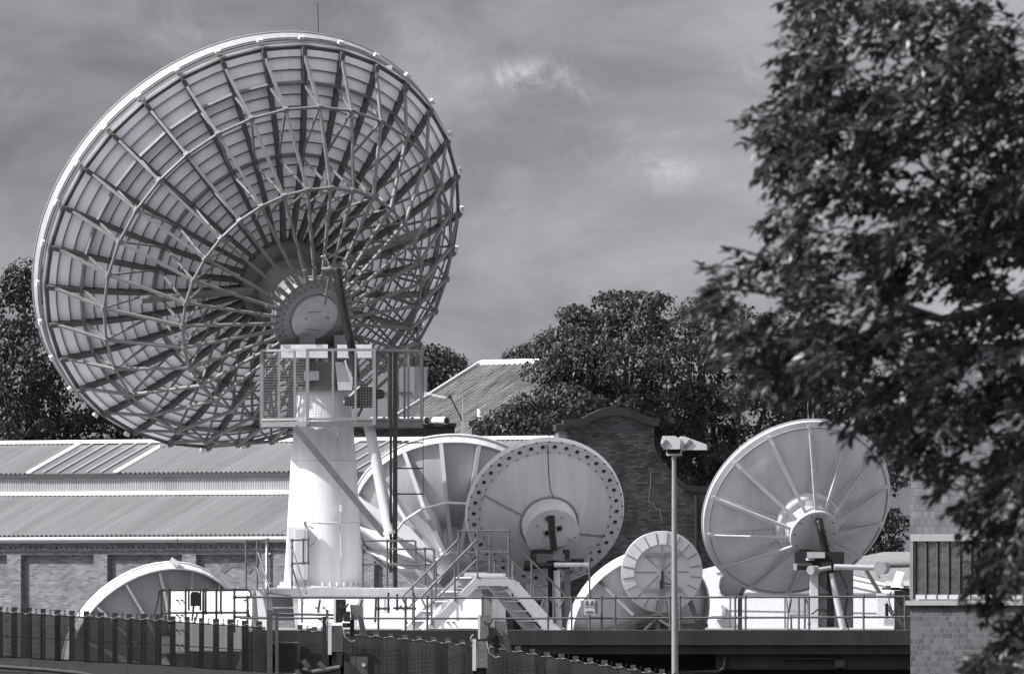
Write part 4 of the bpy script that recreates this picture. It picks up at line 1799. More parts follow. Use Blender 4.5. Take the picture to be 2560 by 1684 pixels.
def shed():
    L = Local(350, 410, TH)
    T = thing('brick_shed', 'long low brick shed with corrugated metal roofs in two tiers', 'shed', L.O, -TH)
    ze = L.z(1337, 350, -.35)
    x0, x1 = L.lx(-420, 0), L.lx(1440, 3.5)
    xr = L.lx(1398, 6.5)
    tp = 0.36
    # lower roof
    run = 3.9
    zl1 = ze + run * tp
    mb = MB()
    corr(mb, L, x0, x1, (-.35, ze), (run - .35, zl1), .20, .034)
    mb.build('lower_roof', M['galv'], T, local=True)
    # flashing, clerestory
    yc = run - .35
    zc0 = zl1 + .02
    mb = MB()
    mb.box2((x0, yc - .10, zc0 - .01), (x1, yc + .05, zc0 + .12))
    mb.build('flashing', M['white'], T, local=True)
    zc1 = L.z(1184, 350, yc)
    mb = MB()
    corr(mb, L, x0, x1, (yc + .03, zc0 + .1), (yc + .03, zc1 + .05), .10, .018)
    cl = mb.build('clerestory_wall', M['galv2'], T, local=True)
    mb = MB()
    mb.box2((x0, yc - .06, zc1 - .10), (x1, yc - .02, zc1 + .02))
    mb.build('fascia', M['midgrey'], T, local=True)
    # upper roof
    ye = yc - .22
    run2 = 2.95
    zu0, zu1 = zc1 + .04, L.z(1108, 350, yc + 2.73)
    sky = [(L.lx(73, ye), L.lx(290, ye)), (L.lx(770, ye), L.lx(1010, ye))]
    xs = [x0, sky[0][0], sky[0][1], sky[1][0], sky[1][1], xr]
    for i in (0, 2, 4):
        mb = MB()
        corr(mb, L, xs[i], xs[i + 1], (ye, zu0), (ye + run2, zu1), .20, .034)
        mb.build('upper_roof', M['galv'], T, local=True)
    dz, dy = zu1 - zu0, run2
    for (a, b) in sky:
        mb = MB()
        mb.slab([(a, ye, zu0), (b, ye, zu0), (b, ye + run2, zu1), (a, ye + run2, zu1)], (0, 0, -.03))
        sl = mb.build('skylight', M['skylight'], T, local=True)
        mb = MB()
        for k in range(1, 6):
            x = a + (b - a) * k / 6
            mb.bar((x, ye - .03, zu0 + .03), (x, ye + run2, zu1 + .03), .05, .05)
        mb.build('glazing_bar', M['lightsteel'], sl, local=True)
        mb = MB()
        for x in (a, b):
            mb.bar((x, ye - .03, zu0 + .03), (x, ye + run2, zu1 + .03), .22, .05)
        mb.build('skylight_flashing', M['white'], sl, local=True)
    mb = MB()
    mb.box2((x0, ye + run2 - .1, zu1 + .02), (xr, ye + run2 + .35, zu1 + .14))
    mb.build('ridge_cap', M['white'], T, local=True)
    # back slope and closing gable, so that the roof is a solid volume
    mb = MB()
    yb = ye + run2 + .35
    mb.slab([(x0, yb, zu1), (xr, yb, zu1), (xr, yb + 7, zu1 - 2.5), (x0, yb + 7, zu1 - 2.5)], (0, 0, -.05))
    mb.build('back_roof', M['galv'], T, local=True)
    # brick wall with sunk panels
    zt = L.z(1352, 350, 0)
    zr = L.z(1385, 350, 0)
    dp = .24
    mb = MB()
    mb.box2((x0, dp, -1.75), (x1, dp + .3, zt))
    rec = [(-60, 17), (52, 234), (268, 455), (490, 653), (735, 900), (935, 1100), (1140, 1300)]
    mb.box2((x0, 0, zr), (x1, dp - .003, zt))
    prev = x0
    for (a, b) in rec[1:]:
        la, lb = L.lx(a, 0), L.lx(b, 0)
        pe = la
        ps = prev if prev == x0 else prev
        if ps == x0:
            ps = L.lx(17, 0)
        mb.box2((ps, 0, -1.75), (pe, dp - .003, zr))
        prev = lb
    mb.box2((prev, 0, -1.75), (x1, dp - .003, zr))
    wall = mb.build('wall', M['brick'], T, local=True)
    # corbelled string course
    mb = MB()
    zs = L.z(1374, 350, 0)
    mb.box2((x0, -.06, zs - .03), (x1, -.003, zs + .05))
    k = x0
    while k < x1:
        mb.box2((k, -.045, zs + .053), (k + .11, -.003, zs + .12))
        k += .22
    mb.build('string_course', M['brick'], T, local=True)
    mb = MB()
    zg = L.z(1346, 350, -.3)
    mb.tube([(x0, -.30, zg), (x1, -.30, zg)], .075, 10)
    mb.box2((x0, -.22, zg - .13), (x1, -.10, zg - .06))
    q = x0
    while q < x1:
        mb.bar((q, -.33, zg - .07), (q + .03, -.20, zg + .06), .03, .03)
        q += 2.4
    mb.build('gutter', M['lightsteel'], T, local=True)
    mb = MB()
    mb.box2((x0, -.003, zg - .06), (x1, .05, ze + .02))
    mb.build('eaves_board', M['white2'], T, local=True)
    # blind arch
    ca = L.lx(592, dp)
    zc = L.z(1462, 592, dp)
    mb = MB()
    pts_o, pts_i = [], []
    ro, ri = .86, .62
    for i in range(25):
        a = R(38) + (PI - 2 * R(38)) * i / 24
        pts_o.append(Vector((ca + ro * math.cos(a) * 1.0, dp - .018, zc + ro * math.sin(a))))
        pts_i.append(Vector((ca + ri * math.cos(a) * 1.05, dp - .018, zc + ri * math.sin(a))))
    for i in range(24):
        mb.slab([pts_o[i], pts_o[i + 1], pts_i[i + 1], pts_i[i]], (0, .015, 0))
    fix_normals(mb.build('blind_arch', M['bricka'], T, local=True))
    mb = MB()
    xd = L.lx(668, -.12)
    mb.tube([(xd, -.12, zg - .1), (xd, -.12, -1.7)], .055, 10)
    for z in (1.0, 2.0):
        mb.box((xd, -.06, z + .5), (.18, .12, .06))
    mb.build('downpipe', M['white'], T, local=True)


shed()


# =================================================================== curved brick gable
def gable():
    th = R(-9)
    L = Local(1540, 404, th)
    T = thing('brick_gable_wall', 'shaded brick gable wall with a curved dark coping behind the pierced dish', 'wall', L.O, -th)
    px2 = lambda px, py: Vector((L.lx(px, 0), 0, L.z(py, px, 0)))
    top = [(1419, 1068), (1455, 1064), (1478, 1052), (1500, 1042), (1528, 1036), (1552, 1036), (1580, 1043), (1602, 1054), (1622, 1060), (1636, 1063)]
    shoulder = [(1636, 1128), (1645, 1150), (1662, 1172), (1690, 1204), (1715, 1222), (1745, 1228), (1780, 1226), (1900, 1226)]
    outl = [px2(1419, 1700)] + [px2(*p) for p in top] + [px2(*p) for p in shoulder] + [px2(1900, 1700)]
    for p in (outl[0], outl[-1]):
        p.z = -.1
    mb = MB()
    mb.slab(outl, (0, .35, 0))
    fix_normals(mb.build('wall', M['brickd'], T, local=True))
    mb = MB()

    def ribbon(pts, t, proud):
        for i in range(len(pts) - 1):
            a, b = px2(*pts[i]), px2(*pts[i + 1])
            lo = Vector((0, 0, -.02))
            up = Vector((0, 0, t))
            mb.slab([a + lo + Vector((0, -proud, 0)), b + lo + Vector((0, -proud, 0)), b + up + Vector((0, -proud, 0)), a + up + Vector((0, -proud, 0))], (0, .35 + 2 * proud, 0))
    ribbon([(1408, 1068)] + top[1:] + [(1648, 1062)], .26, .07)
    ribbon(shoulder, .17, .06)
    fix_normals(mb.build('coping', M['coping'], T, local=True))
    # pier at the left end, its sunlit return given as lighter brick
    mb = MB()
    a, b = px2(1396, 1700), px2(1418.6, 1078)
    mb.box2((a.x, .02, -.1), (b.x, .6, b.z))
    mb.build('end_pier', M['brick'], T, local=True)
    mb = MB()
    a, b = px2(1390, 1076), px2(1419, 1060)
    mb.box2((a.x, -.06, a.z), (b.x, .66, b.z))
    mb.build('pier_cap', M['coping'], T, local=True)
    # mended crack
    mb = MB()
    pts = [(1625, 1176), (1627, 1184), (1627, 1206), (1624, 1231), (1622, 1250), (1625, 1258), (1633, 1258), (1640, 1271), (1650, 1272), (1652, 1285), (1655, 1300)]
    for i in range(len(pts) - 1):
        a, b = px2(*pts[i]), px2(*pts[i + 1])
        mb.bar(a - Vector((0, .004, 0)), b - Vector((0, .004, 0)), .016, .006, up=(0, 1, 0))
    mb.build('pointed_crack', M['midgrey'], T, local=True)
    mb = MB()
    xx = px2(1740, 1300).x
    mb.tube([(xx, -.08, px2(1740, 1236).z), (xx, -.08, 0)], .07, 8)
    mb.build('downpipe', M['dark'], T, local=True)


gable()


# =================================================================== tiled house behind
def tiled_house():
    th = R(50)
    L = Local(1100, 455, th)
    T = thing('tiled_house', 'house roof of ribbed pantiles with a bright white ridge before the trees', 'house', L.O, -th)
    tp = .4985
    ly = 0
    zr = L.z(910, 1205, 7.2)
    z0 = zr - 7.2 * tp
    xa = L.lx(1205, 7.2)
    xb = L.lx(1500, 7.2)
    mb = MB()
    pitch = .30
    n = int((xb - xa) / pitch)
    K = 6
    rows = 34
    vs, fs = [], []
    cnt = n * K + 1
    ny, nz = -tp, 1.0
    for r in range(rows):
        for e in (0, 1):
            f = (r + e) / rows
            y = -2.2 + 9.4 * f
            lift = .014 if e == 0 else 0
            for i in range(cnt):
                h = .06 * math.cos(2 * PI * i / K) + lift
                vs.append((xa + (xb - xa) * i / (n * K), y + ny * h, z0 + y * tp + nz * h))
    for r in range(rows):
        b = r * 2 * cnt
        for i in range(cnt - 1):
            fs.append((b + i, b + i + 1, b + cnt + i + 1, b + cnt + i))
    mb.add(vs, fs, True)
    mb.build('roof', M['tile'], T, local=True)
    mb = MB()
    for i in range(16):
        x = xa + (xb - xa) * i / 16
        mb.tube([(x + .02, 7.2, zr + .02), (x + (xb - xa) / 16 - .02, 7.2, zr + .02)], .15, 10)
    mb.build('ridge_tiles', M['white'], T, local=True)
    mb = MB()
    mb.bar((xa - .06, -2.2, z0 - 2.2 * tp + .02), (xa - .06, 7.2, zr + .04), .14, .22)
    mb.build('verge', M['lightsteel'], T, local=True)
    mb = MB()
    mb.slab([(xa, 7.2, zr - .1), (xb, 7.2, zr - .1), (xb, 14, zr - 3.3), (xa, 14, zr - 3.3)], (0, 0, -.1))
    mb.build('back_roof', M['tile'], T, local=True)
    mb = MB()
    mb.slab([(xa + .1, -1.9, 0), (xa + .1, -1.9, z0 - 1.15), (xa + .1, 7.2, zr - .2), (xa + .1, 13.5, z0 + .2), (xa + .1, 13.5, 0)], (.3, 0, 0))
    mb.box2((xa + .4, -1.9, 0), (xb, -1.6, z0 - 1.15))
    fix_normals(mb.build('wall', M['render'], T, local=True))


tiled_house()


def chimneys():
    Y = 470.0
    for (x0, x1, y0, lab, pts) in ((934, 974, 912, 'broad pale chimney stack with sloping top seen through the mesh cage', [(934, 925), (950, 912), (974, 925)]), (998, 1036, 916, 'narrow pale chimney stack beside the small round tree', [(998, 916), (1036, 916)])):
        T = thing('chimney_stack', lab, 'chimney', W((x0 + x1) / 2, 1500, Y), group='pale chimney stacks behind the tiled roof')
        mb = MB()
        mb.slab([W(x0, 1520, Y)] + [W(*p, Y) for p in pts] + [W(x1, 1520, Y)], (.5, .8, 0))
        fix_normals(mb.build('stack', M['galv2'], T))
        mb = MB()
        mb.box2(W(x0 - 1, 984, Y - .05), W(x1 - 8, 979, Y + .1))
        mb.build('string_band', M['member2'], T)
    Y = 432.0
    T = thing('brick_chimney_block', 'wide black brick chimney block with half-round vents on top', 'chimney', W(1010, 1200, Y))
    mb = MB()
    mb.box2(W(880, 1400, Y), W(1137, 1066, Y + 1.2))
    mb.build('stack', M['bricks'], T)
    mb = MB()
    mb.box2(W(876, 1066, Y - .08), W(1141, 1058, Y + 1.28))
    mb.build('coping', M['bricks'], T)
    for x in (952, 986, 1022, 1058, 1108):
        mb = MB()
        c = W(x, 1051, Y)
        mb.tube([c + Vector((-.33, .3, 0)), c + Vector((.12, -.15, 0))], .14, 12)
        pot = mb.build('vent_pot', M['white2'], T)
        mb = MB()
        mb.tube([c + Vector((.115, -.145, 0)), c + Vector((.14, -.17, 0))], .115, 12)
        mb.build('pot_mouth', M['black'], pot)
    T = thing('potted_chimney', 'small dark brick chimney carrying one tall white pot', 'chimney', W(1205, 1200, Y - 1))
    mb = MB()
    mb.box2(W(1180, 1400, Y - 1), W(1236, 1064, Y - .2))
    mb.box2(W(1172, 1064, Y - 1.1), W(1242, 1052, Y - .1))
    mb.build('stack', M['bricks'], T)
    mb = MB()
    mb.tube([W(1201, 1052, Y - .6), W(1201, 1024, Y - .6), W(1201, 1021, Y - .6)], [.145, .11, .13], 14)
    mb.build('pot', M['white'], T)
    T = thing('television_aerial', 'thin television aerial leaning over the pantiled roof', 'aerial', W(1158, 1075, Y - .5))
    mb = MB()
    mb.tube([W(1160, 1080, Y - .5), W(1155, 1050, Y - .5), W(1126, 992, Y - .5)], .03, 6)
    mb.box(W(1125, 992, Y - .5), (.12, .1, .12))
    mb.build('mast', M['dark'], T)
    mb = MB()
    mb.tube([W(1062, 982, Y - .5), W(1114, 994, Y - .5)], .012, 5)
    for i in range(11):
        f = i / 10
        c = W(1062 + 52 * f, 982 + 12 * f, Y - .5)
        mb.tube([c + Vector((-.03, -.1, -.05)), c + Vector((.03, .1, .05))], .009, 5)
    mb.build('elements', M['white'], T)


chimneys()


# =================================================================== buildings on the right
def right_side():
    # low white building
    th = R(25)
    L = Local(1990, 397, th)
    T = thing('white_rendered_building', 'low white rendered building with sloping parapet behind the right-hand dish', 'building', L.O, -th)
    p = lambda px, py: Vector((L.lx(px, 0), 0, L.z(py, px, 0)))
    o = [p(1735, 1600), p(1735, 1428), p(1790, 1413), p(1900, 1400), p(2020, 1408), p(2130, 1446), p(2290, 1480), p(2320, 1600)]
    o[0].z = o[-1].z = -.05
    mb = MB()
    mb.slab(o, (0, .35, 0))
    fix_normals(mb.build('wall', M['render'], T, local=True))
    mb = MB()
    for i in range(2, len(o) - 2):
        a, b = o[i], o[i + 1]
        mb.bar(a + Vector((0, -.03, -.22)), b + Vector((0, -.03, -.22)), .06, .03)
        mb.bar(a + Vector((0, .17, .04)), b + Vector((0, .17, .04)), .42, .07)
    mb.build('parapet_trim', M['white2'], T, local=True)
    mb = MB()
    a, b = p(1800, 1481), p(2290, 1484)
    mb.bar(a + Vector((0, -.05, 0)), b + Vector((0, -.05, 0)), .05, .05)
    for px in (1825, 1962):
        mb.bar(p(px, 1482) - Vector((0, .02, 0)), p(px, 1572) - Vector((0, .02, 0)), .02, .02, up=(0, 1, 0))
    mb.bar(p(1800, 1524) - Vector((0, .02, 0)), p(2200, 1531) - Vector((0, .02, 0)), .02, .02)
    mb.build('surface_conduit', M['member'], T, local=True)
    mb = MB()
    a, b = p(1700, 1589), p(2300, 1571)
    mb.box2((a.x, -.12, -.05), (b.x, -.02, p(2000, 1572).z))
    mb.build('plinth_course', M['concrete'], T, local=True)
    mb = MB()
    mb.box2(p(1972, 1536) - Vector((0, .03, 0)), p(2020, 1470) - Vector((0, .004, 0)))
    mb.build('hatch', M['midgrey'], T, local=True)
    # tiled slope behind its parapet
    mb = MB()
    q = [L.w(p(2030, 0).x, .5, p(2030, 1412).z), L.w(p(2300, 0).x, .5, p(2300, 1478).z), L.w(p(2330, 0).x, 5, p(2300, 1400).z + .3), L.w(p(2060, 0).x, 5, p(2030, 1400).z + .3)]
    mb.slab(q, (0, 0, -.08))
    fix_normals(mb.build('roof', M['slate'], T))
    # lamp housing fixed on the wall
    T2 = thing('wall_lamp', 'white boxy wall lamp on the white building right of the bowl dish', 'wall lamp', W(1796, 1545, 399))
    c = Vector(L.w(L.lx(1795, -.2), -.2, L.z(1528, 1795, -.2)))
    mb = MB()
    mb.box(c, (.42, .36, .26), rz=-th)
    mb.box(c + Vector((0, 0, .17)), (.34, .3, .08), rz=-th)
    mb.build('housing', M['white'], T2)
    mb = MB()
    mb.box(c - Vector((0, 0, .19)), (.36, .3, .11), rz=-th)
    mb.build('lens', M['lampglass'], T2)
    # small dish shield behind the right dish
    T3 = thing('small_satellite_dish', 'little grey dish peeping out below the riveted dish', 'satellite dish', W(1840, 1578, 378), group=GD)
    fr = Frame(1838, 1448, 378, (-0.5, 0.6, 0.35))
    mb = MB()
    fr.revolve(mb, [(r, 30 * (1 - (r / 48) ** 2)) for r in (48, 40, 30, 20, 10, 1)], 48)
    mb.build('reflector', M['midgrey'], T3)
    mb = MB()
    fr.revolve(mb, [(49, -2), (49, 5), (47, 5)], 48)
    mb.build('rim_lip', M['midgrey'], T3)
    mb = MB()
    mb.tube([fr.P(5, 0, 30), W(1850, 1500, 378.3), W(1850, 1577, 378.3)], .07, 8)
    mb.build('stand', M['member2'], T3)
    # pebble-dashed house far right
    L2 = Local(2240, 430, R(20))
    T4 = thing('pebbledash_house', 'pale pebble-dashed house wall with a tiny window between bush and brick building', 'house', L2.O, -R(20))
    x0, x1 = L2.lx(2120, 0), L2.lx(2420, 0)
    mb = MB()
    mb.box2((x0, 0, 0), (x1, 6, L2.z(1120, 2240, 0)))
    w = mb.build('wall', M['pebble'], T4, local=True)
    mb = MB()
    a, b = L2.lx(2222, 0), L2.lx(2240, 0)
    mb.box2((a, -.05, L2.z(1298, 2230, 0)), (b, .05, L2.z(1272, 2230, 0)))
    wf = mb.build('window', M['white'], T4, local=True)
    mb = MB()
    mb.box2((a + .05, -.06, L2.z(1295, 2230, 0)), (b - .05, -.052, L2.z(1275, 2230, 0)))
    mb.build('pane', M['glass'], wf, local=True)
    mb = MB()
    zt = L2.z(1120, 2240, 0)
    mb.slab([(x0 - .3, -.4, zt - .1), (x1 + .3, -.4, zt - .1), (x1 + .3, 3, zt + 2), (x0 - .3, 3, zt + 2)], (0, 0, .12))
    fix_normals(mb.build('roof', M['slate'], T4, local=True))

    # floodlight and camera post at the right
    T5 = thing('equipment_post', 'dark post with a white camera housing and pale boxes beside the brick building', 'camera post', W(2236, 1578, 369))
    Y = 369.0
    mb = MB()
    mb.box2(W(2236, 1577, Y), W(2256, 1475, Y + .3))
    mb.box2(W(2256, 1577, Y + .1), W(2276, 1470, Y + .3))
    mb.build('post', M['member2'], T5)
    mb = MB()
    c = [W(2227, 1467, Y - .5), W(2249, 1467, Y - .5), W(2258, 1437, Y - .1), W(2238, 1435, Y - .1)]
    mb.slab(c, (.05, .35, .10))
    cam = fix_normals(mb.build('camera_housing', M['white'], T5))
    mb = MB()
    mb.box2(W(2229, 1474, Y - .45), W(2248, 1467, Y - .2))
    mb.build('camera_lens', M['black'], cam)
    for x in (2213, 2258):
        mb = MB()
        mb.box2(W(x, 1463, Y - .3), W(x + 15, 1451, Y))
        lp = mb.build('infrared_lamp', M['white'], T5)
        mb = MB()
        mb.box2(W(x + 1, 1470, Y - .28), W(x + 14, 1463, Y - .02))
        mb.build('lamp_face', M['member'], lp)
    for (a, b, c2, d) in ((2193, 1547, 2212, 1510), (2192, 1508, 2216, 1482)):
        mb = MB()
        mb.box2(W(a, b, Y - .1), W(c2, d, Y + .25))
        mb.build('junction_box', M['white'], T5)
    mb = MB()
    mb.box2(W(2211, 1563, Y - .2), W(2236, 1545, Y + .1))
    mb.build('lower_box', M['lightsteel'], T5)
    mb = MB()
    mb.bar(W(2205, 1470, Y), W(2278, 1472, Y), .10, .06)
    mb.tube([W(2228, 1478, Y - .1), W(2222, 1500, Y - .1), W(2230, 1525, Y - .1), W(2246, 1530, Y - .1)], .02, 5)
    mb.tube([W(2240, 1500, Y - .1), W(2252, 1512, Y - .1), W(2262, 1498, Y - .1)], .02, 5)
    mb.tube([W(2218, 1545, Y), W(2214, 1500, Y)], .06, 6)
    mb.build('bracket', M['dark'], T5)

    # tile-hung brick building at the right edge
    th = R(28)
    L3 = Local(2276, 348, th)
    T6 = thing('tile_hung_building', 'brick building at the right edge with hung tiles and a long window band', 'building', L3.O, -th)
    zs = lambda py: L3.z(py, 2276, 0)
    ln = 7.5
    mb = MB()
    mb.box2((0, 0, -6), (ln, 5, zs(1512)))
    mb.build('brick_wall', M['brickr'], T6, local=True)
    mb = MB()
    mb.box2((-.10, -.14, zs(1512) + .002), (ln, 5, zs(1500)))
    mb.build('sill', M['midgrey'], T6, local=True)
    mb = MB()
    mb.box2((0, -.02, zs(1334)), (ln, 5, zs(860)))
    mb.build('hung_tiles', M['tileh'], T6, local=True)
    mb = MB()
    mb.box2((.03, -.06, zs(1352)), (ln, 5, zs(1334) - .002))
    mb.build('lead_flashing', M['midgrey'], T6, local=True)
    mb = MB()
    mb.slab([(-.3, -.4, zs(862)), (ln, -.4, zs(862)), (ln, 3, zs(780)), (-.3, 3, zs(780))], (0, 0, .1))
    fix_normals(mb.build('roof', M['slate'], T6, local=True))
    mb = MB()
    mb.box2((.08, .25, zs(1497) + .002), (ln, .35, zs(1352) - .002))
    mb.build('room_back', M['dark'], T6, local=True)
    n = 11
    x = .16
    stepw = .36
    for i in range(n):
        mb = MB()
        mb.box2((x - .035, -.01, zs(1497) + .002), (x, .12, zs(1352) - .002))
        mb.build('mullion', M['member2'], T6, local=True)
        mb = MB()
        mb.box2((x + .002, .06, zs(1485)), (x + stepw - .047, .075, zs(1356)))
        mb.build('window_pane', M['glass'], T6, local=True)
        mb = MB()
        mb.box2((x + .002, .0, zs(1497) + .004), (x + stepw - .047, .055, zs(1485) - .004))
        mb.build('window_rail', M['lightsteel'], T6, local=True)
        mb = MB()
        mb.box2((x + .002, .085, zs(1362)), (x + stepw - .047, .1, zs(1353)))
        mb.build('blind', M['lightsteel'], T6, local=True)
        x += stepw
    mb = MB()
    mb.box2((.0, -.05, zs(1497) + .002), (.11, .3, zs(1352) - .002))
    mb.build('corner_post', M['member'], T6, local=True)


right_side()
# =================================================================== trees
GT = 'trees behind the station'


def leaf_mesh(items, hexa=False):
    """items: (pos, dir, normal, length, width) -> one leaf-shaped face each, gently folded"""
    mb_v, mb_f = [], []
    for (p, d, nrm, ln, wd) in items:
        d = d.normalized()
        sd = d.cross(nrm)
        if sd.length < 1e-4:
            continue
        sd.normalize()
        n = sd.cross(d)
        o = len(mb_v)
        if hexa:
            mb_v += [p, p + d * (ln * .3) + sd * (wd * .5) + n * (wd * .10), p + d * (ln * .65) + sd * (wd * .42) + n * (wd * .08), p + d * ln - n * (ln * .10),
                     p + d * (ln * .65) - sd * (wd * .42) + n * (wd * .08), p + d * (ln * .3) - sd * (wd * .5) + n * (wd * .10)]
            mb_f += [(o, o + 1, o + 2, o + 3), (o, o + 3, o + 4, o + 5)]
        else:
            mb_v += [p, p + d * (ln * .45) + sd * (wd * .5), p + d * ln - n * (ln * .15), p + d * (ln * .45) - sd * (wd * .5)]
            mb_f += [(o, o + 1, o + 2, o + 3)]
    return mb_v, mb_f


def rdir(r):
    while True:
        v = Vector((r.uniform(-1, 1), r.uniform(-1, 1), r.uniform(-1, 1)))
        if 0.05 < v.length < 1:
            return v.normalized()


def tree(label, base, lobes, m, leaf=0.22, seed=1, dens=1.0, trunk_r=0.35, fork=3.0, sub=0.55):
    r = random.Random(seed)
    T = thing('broadleaf_tree', label, 'tree', base, group=GT)
    base = Vector(base)
    items = []
    limbs = MB()
    top = base + Vector((0, 0, fork))
    for (c, rad) in lobes:
        c = Vector(c)
        vol = rad[0] * rad[1] * rad[2]
        ns = int(15 * (vol ** 0.62) * dens) + 6
        limbs.tube([top, top.lerp(c, .5) + rdir(r) * .3, c + Vector((0, 0, -.2 * rad[2]))], trunk_r * .5, 7, r2=.05)
        for s in range(ns):
            d = rdir(r)
            if d.z < -.35 and r.random() < .5:
                d.z = -d.z
            k = .62 + .38 * r.random() ** .7
            sc = c + Vector((d.x * rad[0], d.y * rad[1], d.z * rad[2])) * k
            rc = sub * r.uniform(.55, 1.2)
            if r.random() < .3:
                limbs.tube([c, sc], .05, 5, r2=.015)
            ax = (d + Vector((0, 0, .5)) + rdir(r) * .4).normalized()
            for q in range(int(150 * rc * rc / (leaf * 4.4) ** 2)):
                d2 = rdir(r)
                if d2.dot(ax) < -.45:
                    d2 = -d2
                p = sc + Vector((d2.x, d2.y, d2.z * .72)) * (rc * (.55 + .5 * r.random() ** .6))
                nrm = d2 + ax * .35 + rdir(r) * .38
                dirv = Vector((d2.x, d2.y, 0)) * .6 + rdir(r) * .75 + Vector((0, 0, -.7))
                ln = leaf * r.uniform(.65, 1.25)
                items.append((p, dirv, nrm, ln, ln * .6))
    v, f = leaf_mesh(items)
    mb = MB()
    mb.add(v, f)
    mb.build('crown', m, T)
    limbs.tube([base, base + Vector((.1, 0, fork * .5)), top], trunk_r, 10, r2=trunk_r * .7)
    limbs.build('trunk', M['bark'], T)
    return T


def lob(px, py, Y, rx, rz, ry=None):
    k = Y / F
    return (W(px, py, Y), (rx * k, (ry or rx) * k, rz * k))


tree('large spreading tree right of the pantiled roof, behind the curved gable', W(1530, 1560, 425),
     [lob(1455, 800, 425, 42, 26), lob(1520, 768, 426, 34, 22), lob(1580, 762, 425, 40, 26), lob(1630, 770, 424, 26, 28), lob(1500, 830, 426, 70, 40), lob(1590, 830, 425, 60, 45), lob(1430, 860, 424, 60, 38), lob(1375, 880, 425, 40, 28),
      lob(1330, 893, 470, 34, 16), lob(1300, 903, 470, 26, 10), lob(1390, 950, 424, 55, 45), lob(1470, 930, 423, 80, 55), lob(1570, 925, 423, 80, 55), lob(1340, 1010, 423, 55, 45), lob(1420, 1030, 422, 80, 55), lob(1520, 1030, 423, 90, 50), lob(1610, 1020, 424, 70, 60), lob(1660, 930, 424, 55, 60),
      lob(1395, 905, 423, 52, 34), lob(1445, 900, 423, 55, 40), lob(1365, 925, 424, 26, 22), lob(1500, 890, 423, 60, 45), lob(1280, 1055, 422, 45, 32), lob(1232, 1078, 423, 26, 18), lob(1330, 1080, 422, 70, 30), lob(1640, 1100, 425, 50, 50)],
     M['leaf'], .17, 11, 1.0)
tree('broad leafy tree behind the lamp post and the riveted dish', W(1790, 1560, 428),
     [lob(1660, 850, 428, 36, 34), lob(1712, 835, 428, 50, 45), lob(1745, 800, 429, 40, 35), lob(1810, 830, 428, 80, 70), lob(1760, 930, 426, 95, 80), lob(1870, 930, 427, 100, 90), lob(1960, 1010, 427, 90, 80), lob(1850, 1030, 425, 110, 70), lob(1740, 1060, 426, 90, 80), lob(1690, 1120, 428, 70, 70),
      lob(1960, 880, 429, 110, 90), lob(2080, 950, 429, 110, 110), lob(2060, 1080, 428, 110, 110), lob(1780, 1170, 430, 60, 60), lob(1740, 1000, 425, 60, 50), lob(2170, 1080, 429, 70, 110), lob(1690, 1190, 427, 80, 60), lob(1780, 1250, 427, 90, 60), lob(1700, 1270, 428, 70, 50), lob(1660, 1130, 426, 50, 45), lob(1830, 1130, 426, 80, 60)],
     M['leaf'], .17, 23, .9)
tree('dark shaded tree at the left edge behind the huge dish', W(90, 1560, 452),
     [lob(60, 760, 452, 70, 80), lob(-20, 800, 453, 90, 110), lob(90, 900, 450, 110, 100), lob(10, 960, 450, 110, 100), lob(150, 1010, 451, 110, 95), lob(60, 1090, 450, 120, 80), lob(250, 1080, 452, 80, 55), lob(60, 700, 452, 40, 32), lob(350, 1110, 452, 60, 40), lob(-60, 1080, 453, 120, 100), lob(60, 1180, 451, 140, 90), lob(200, 1160, 452, 120, 70), lob(-80, 950, 453, 110, 120)],
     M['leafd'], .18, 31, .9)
tree('small round tree between the mesh cage and the pantiled roof', W(1090, 1560, 480),
     [lob(1085, 900, 480, 40, 40), lob(1070, 930, 480, 55, 50), lob(1115, 930, 481, 38, 40), lob(1040, 920, 481, 50, 50), lob(1090, 985, 480, 60, 50), lob(985, 920, 482, 55, 50)],
     M['leaf'], .21, 41, .9, trunk_r=.25)
tree('dark bush filling the gap between the riveted dish and brick building', W(2210, 1570, 412),
     [lob(2235, 1330, 412, 50, 60), lob(2190, 1350, 411, 60, 70), lob(2150, 1370, 412, 60, 50), lob(2235, 1392, 411, 38, 30), lob(2160, 1230, 412, 60, 70), lob(2215, 1200, 413, 38, 36), lob(2110, 1300, 412, 60, 60)],
     M['leafd'], .15, 51, 1.0, trunk_r=.15, fork=1.5, sub=.45)


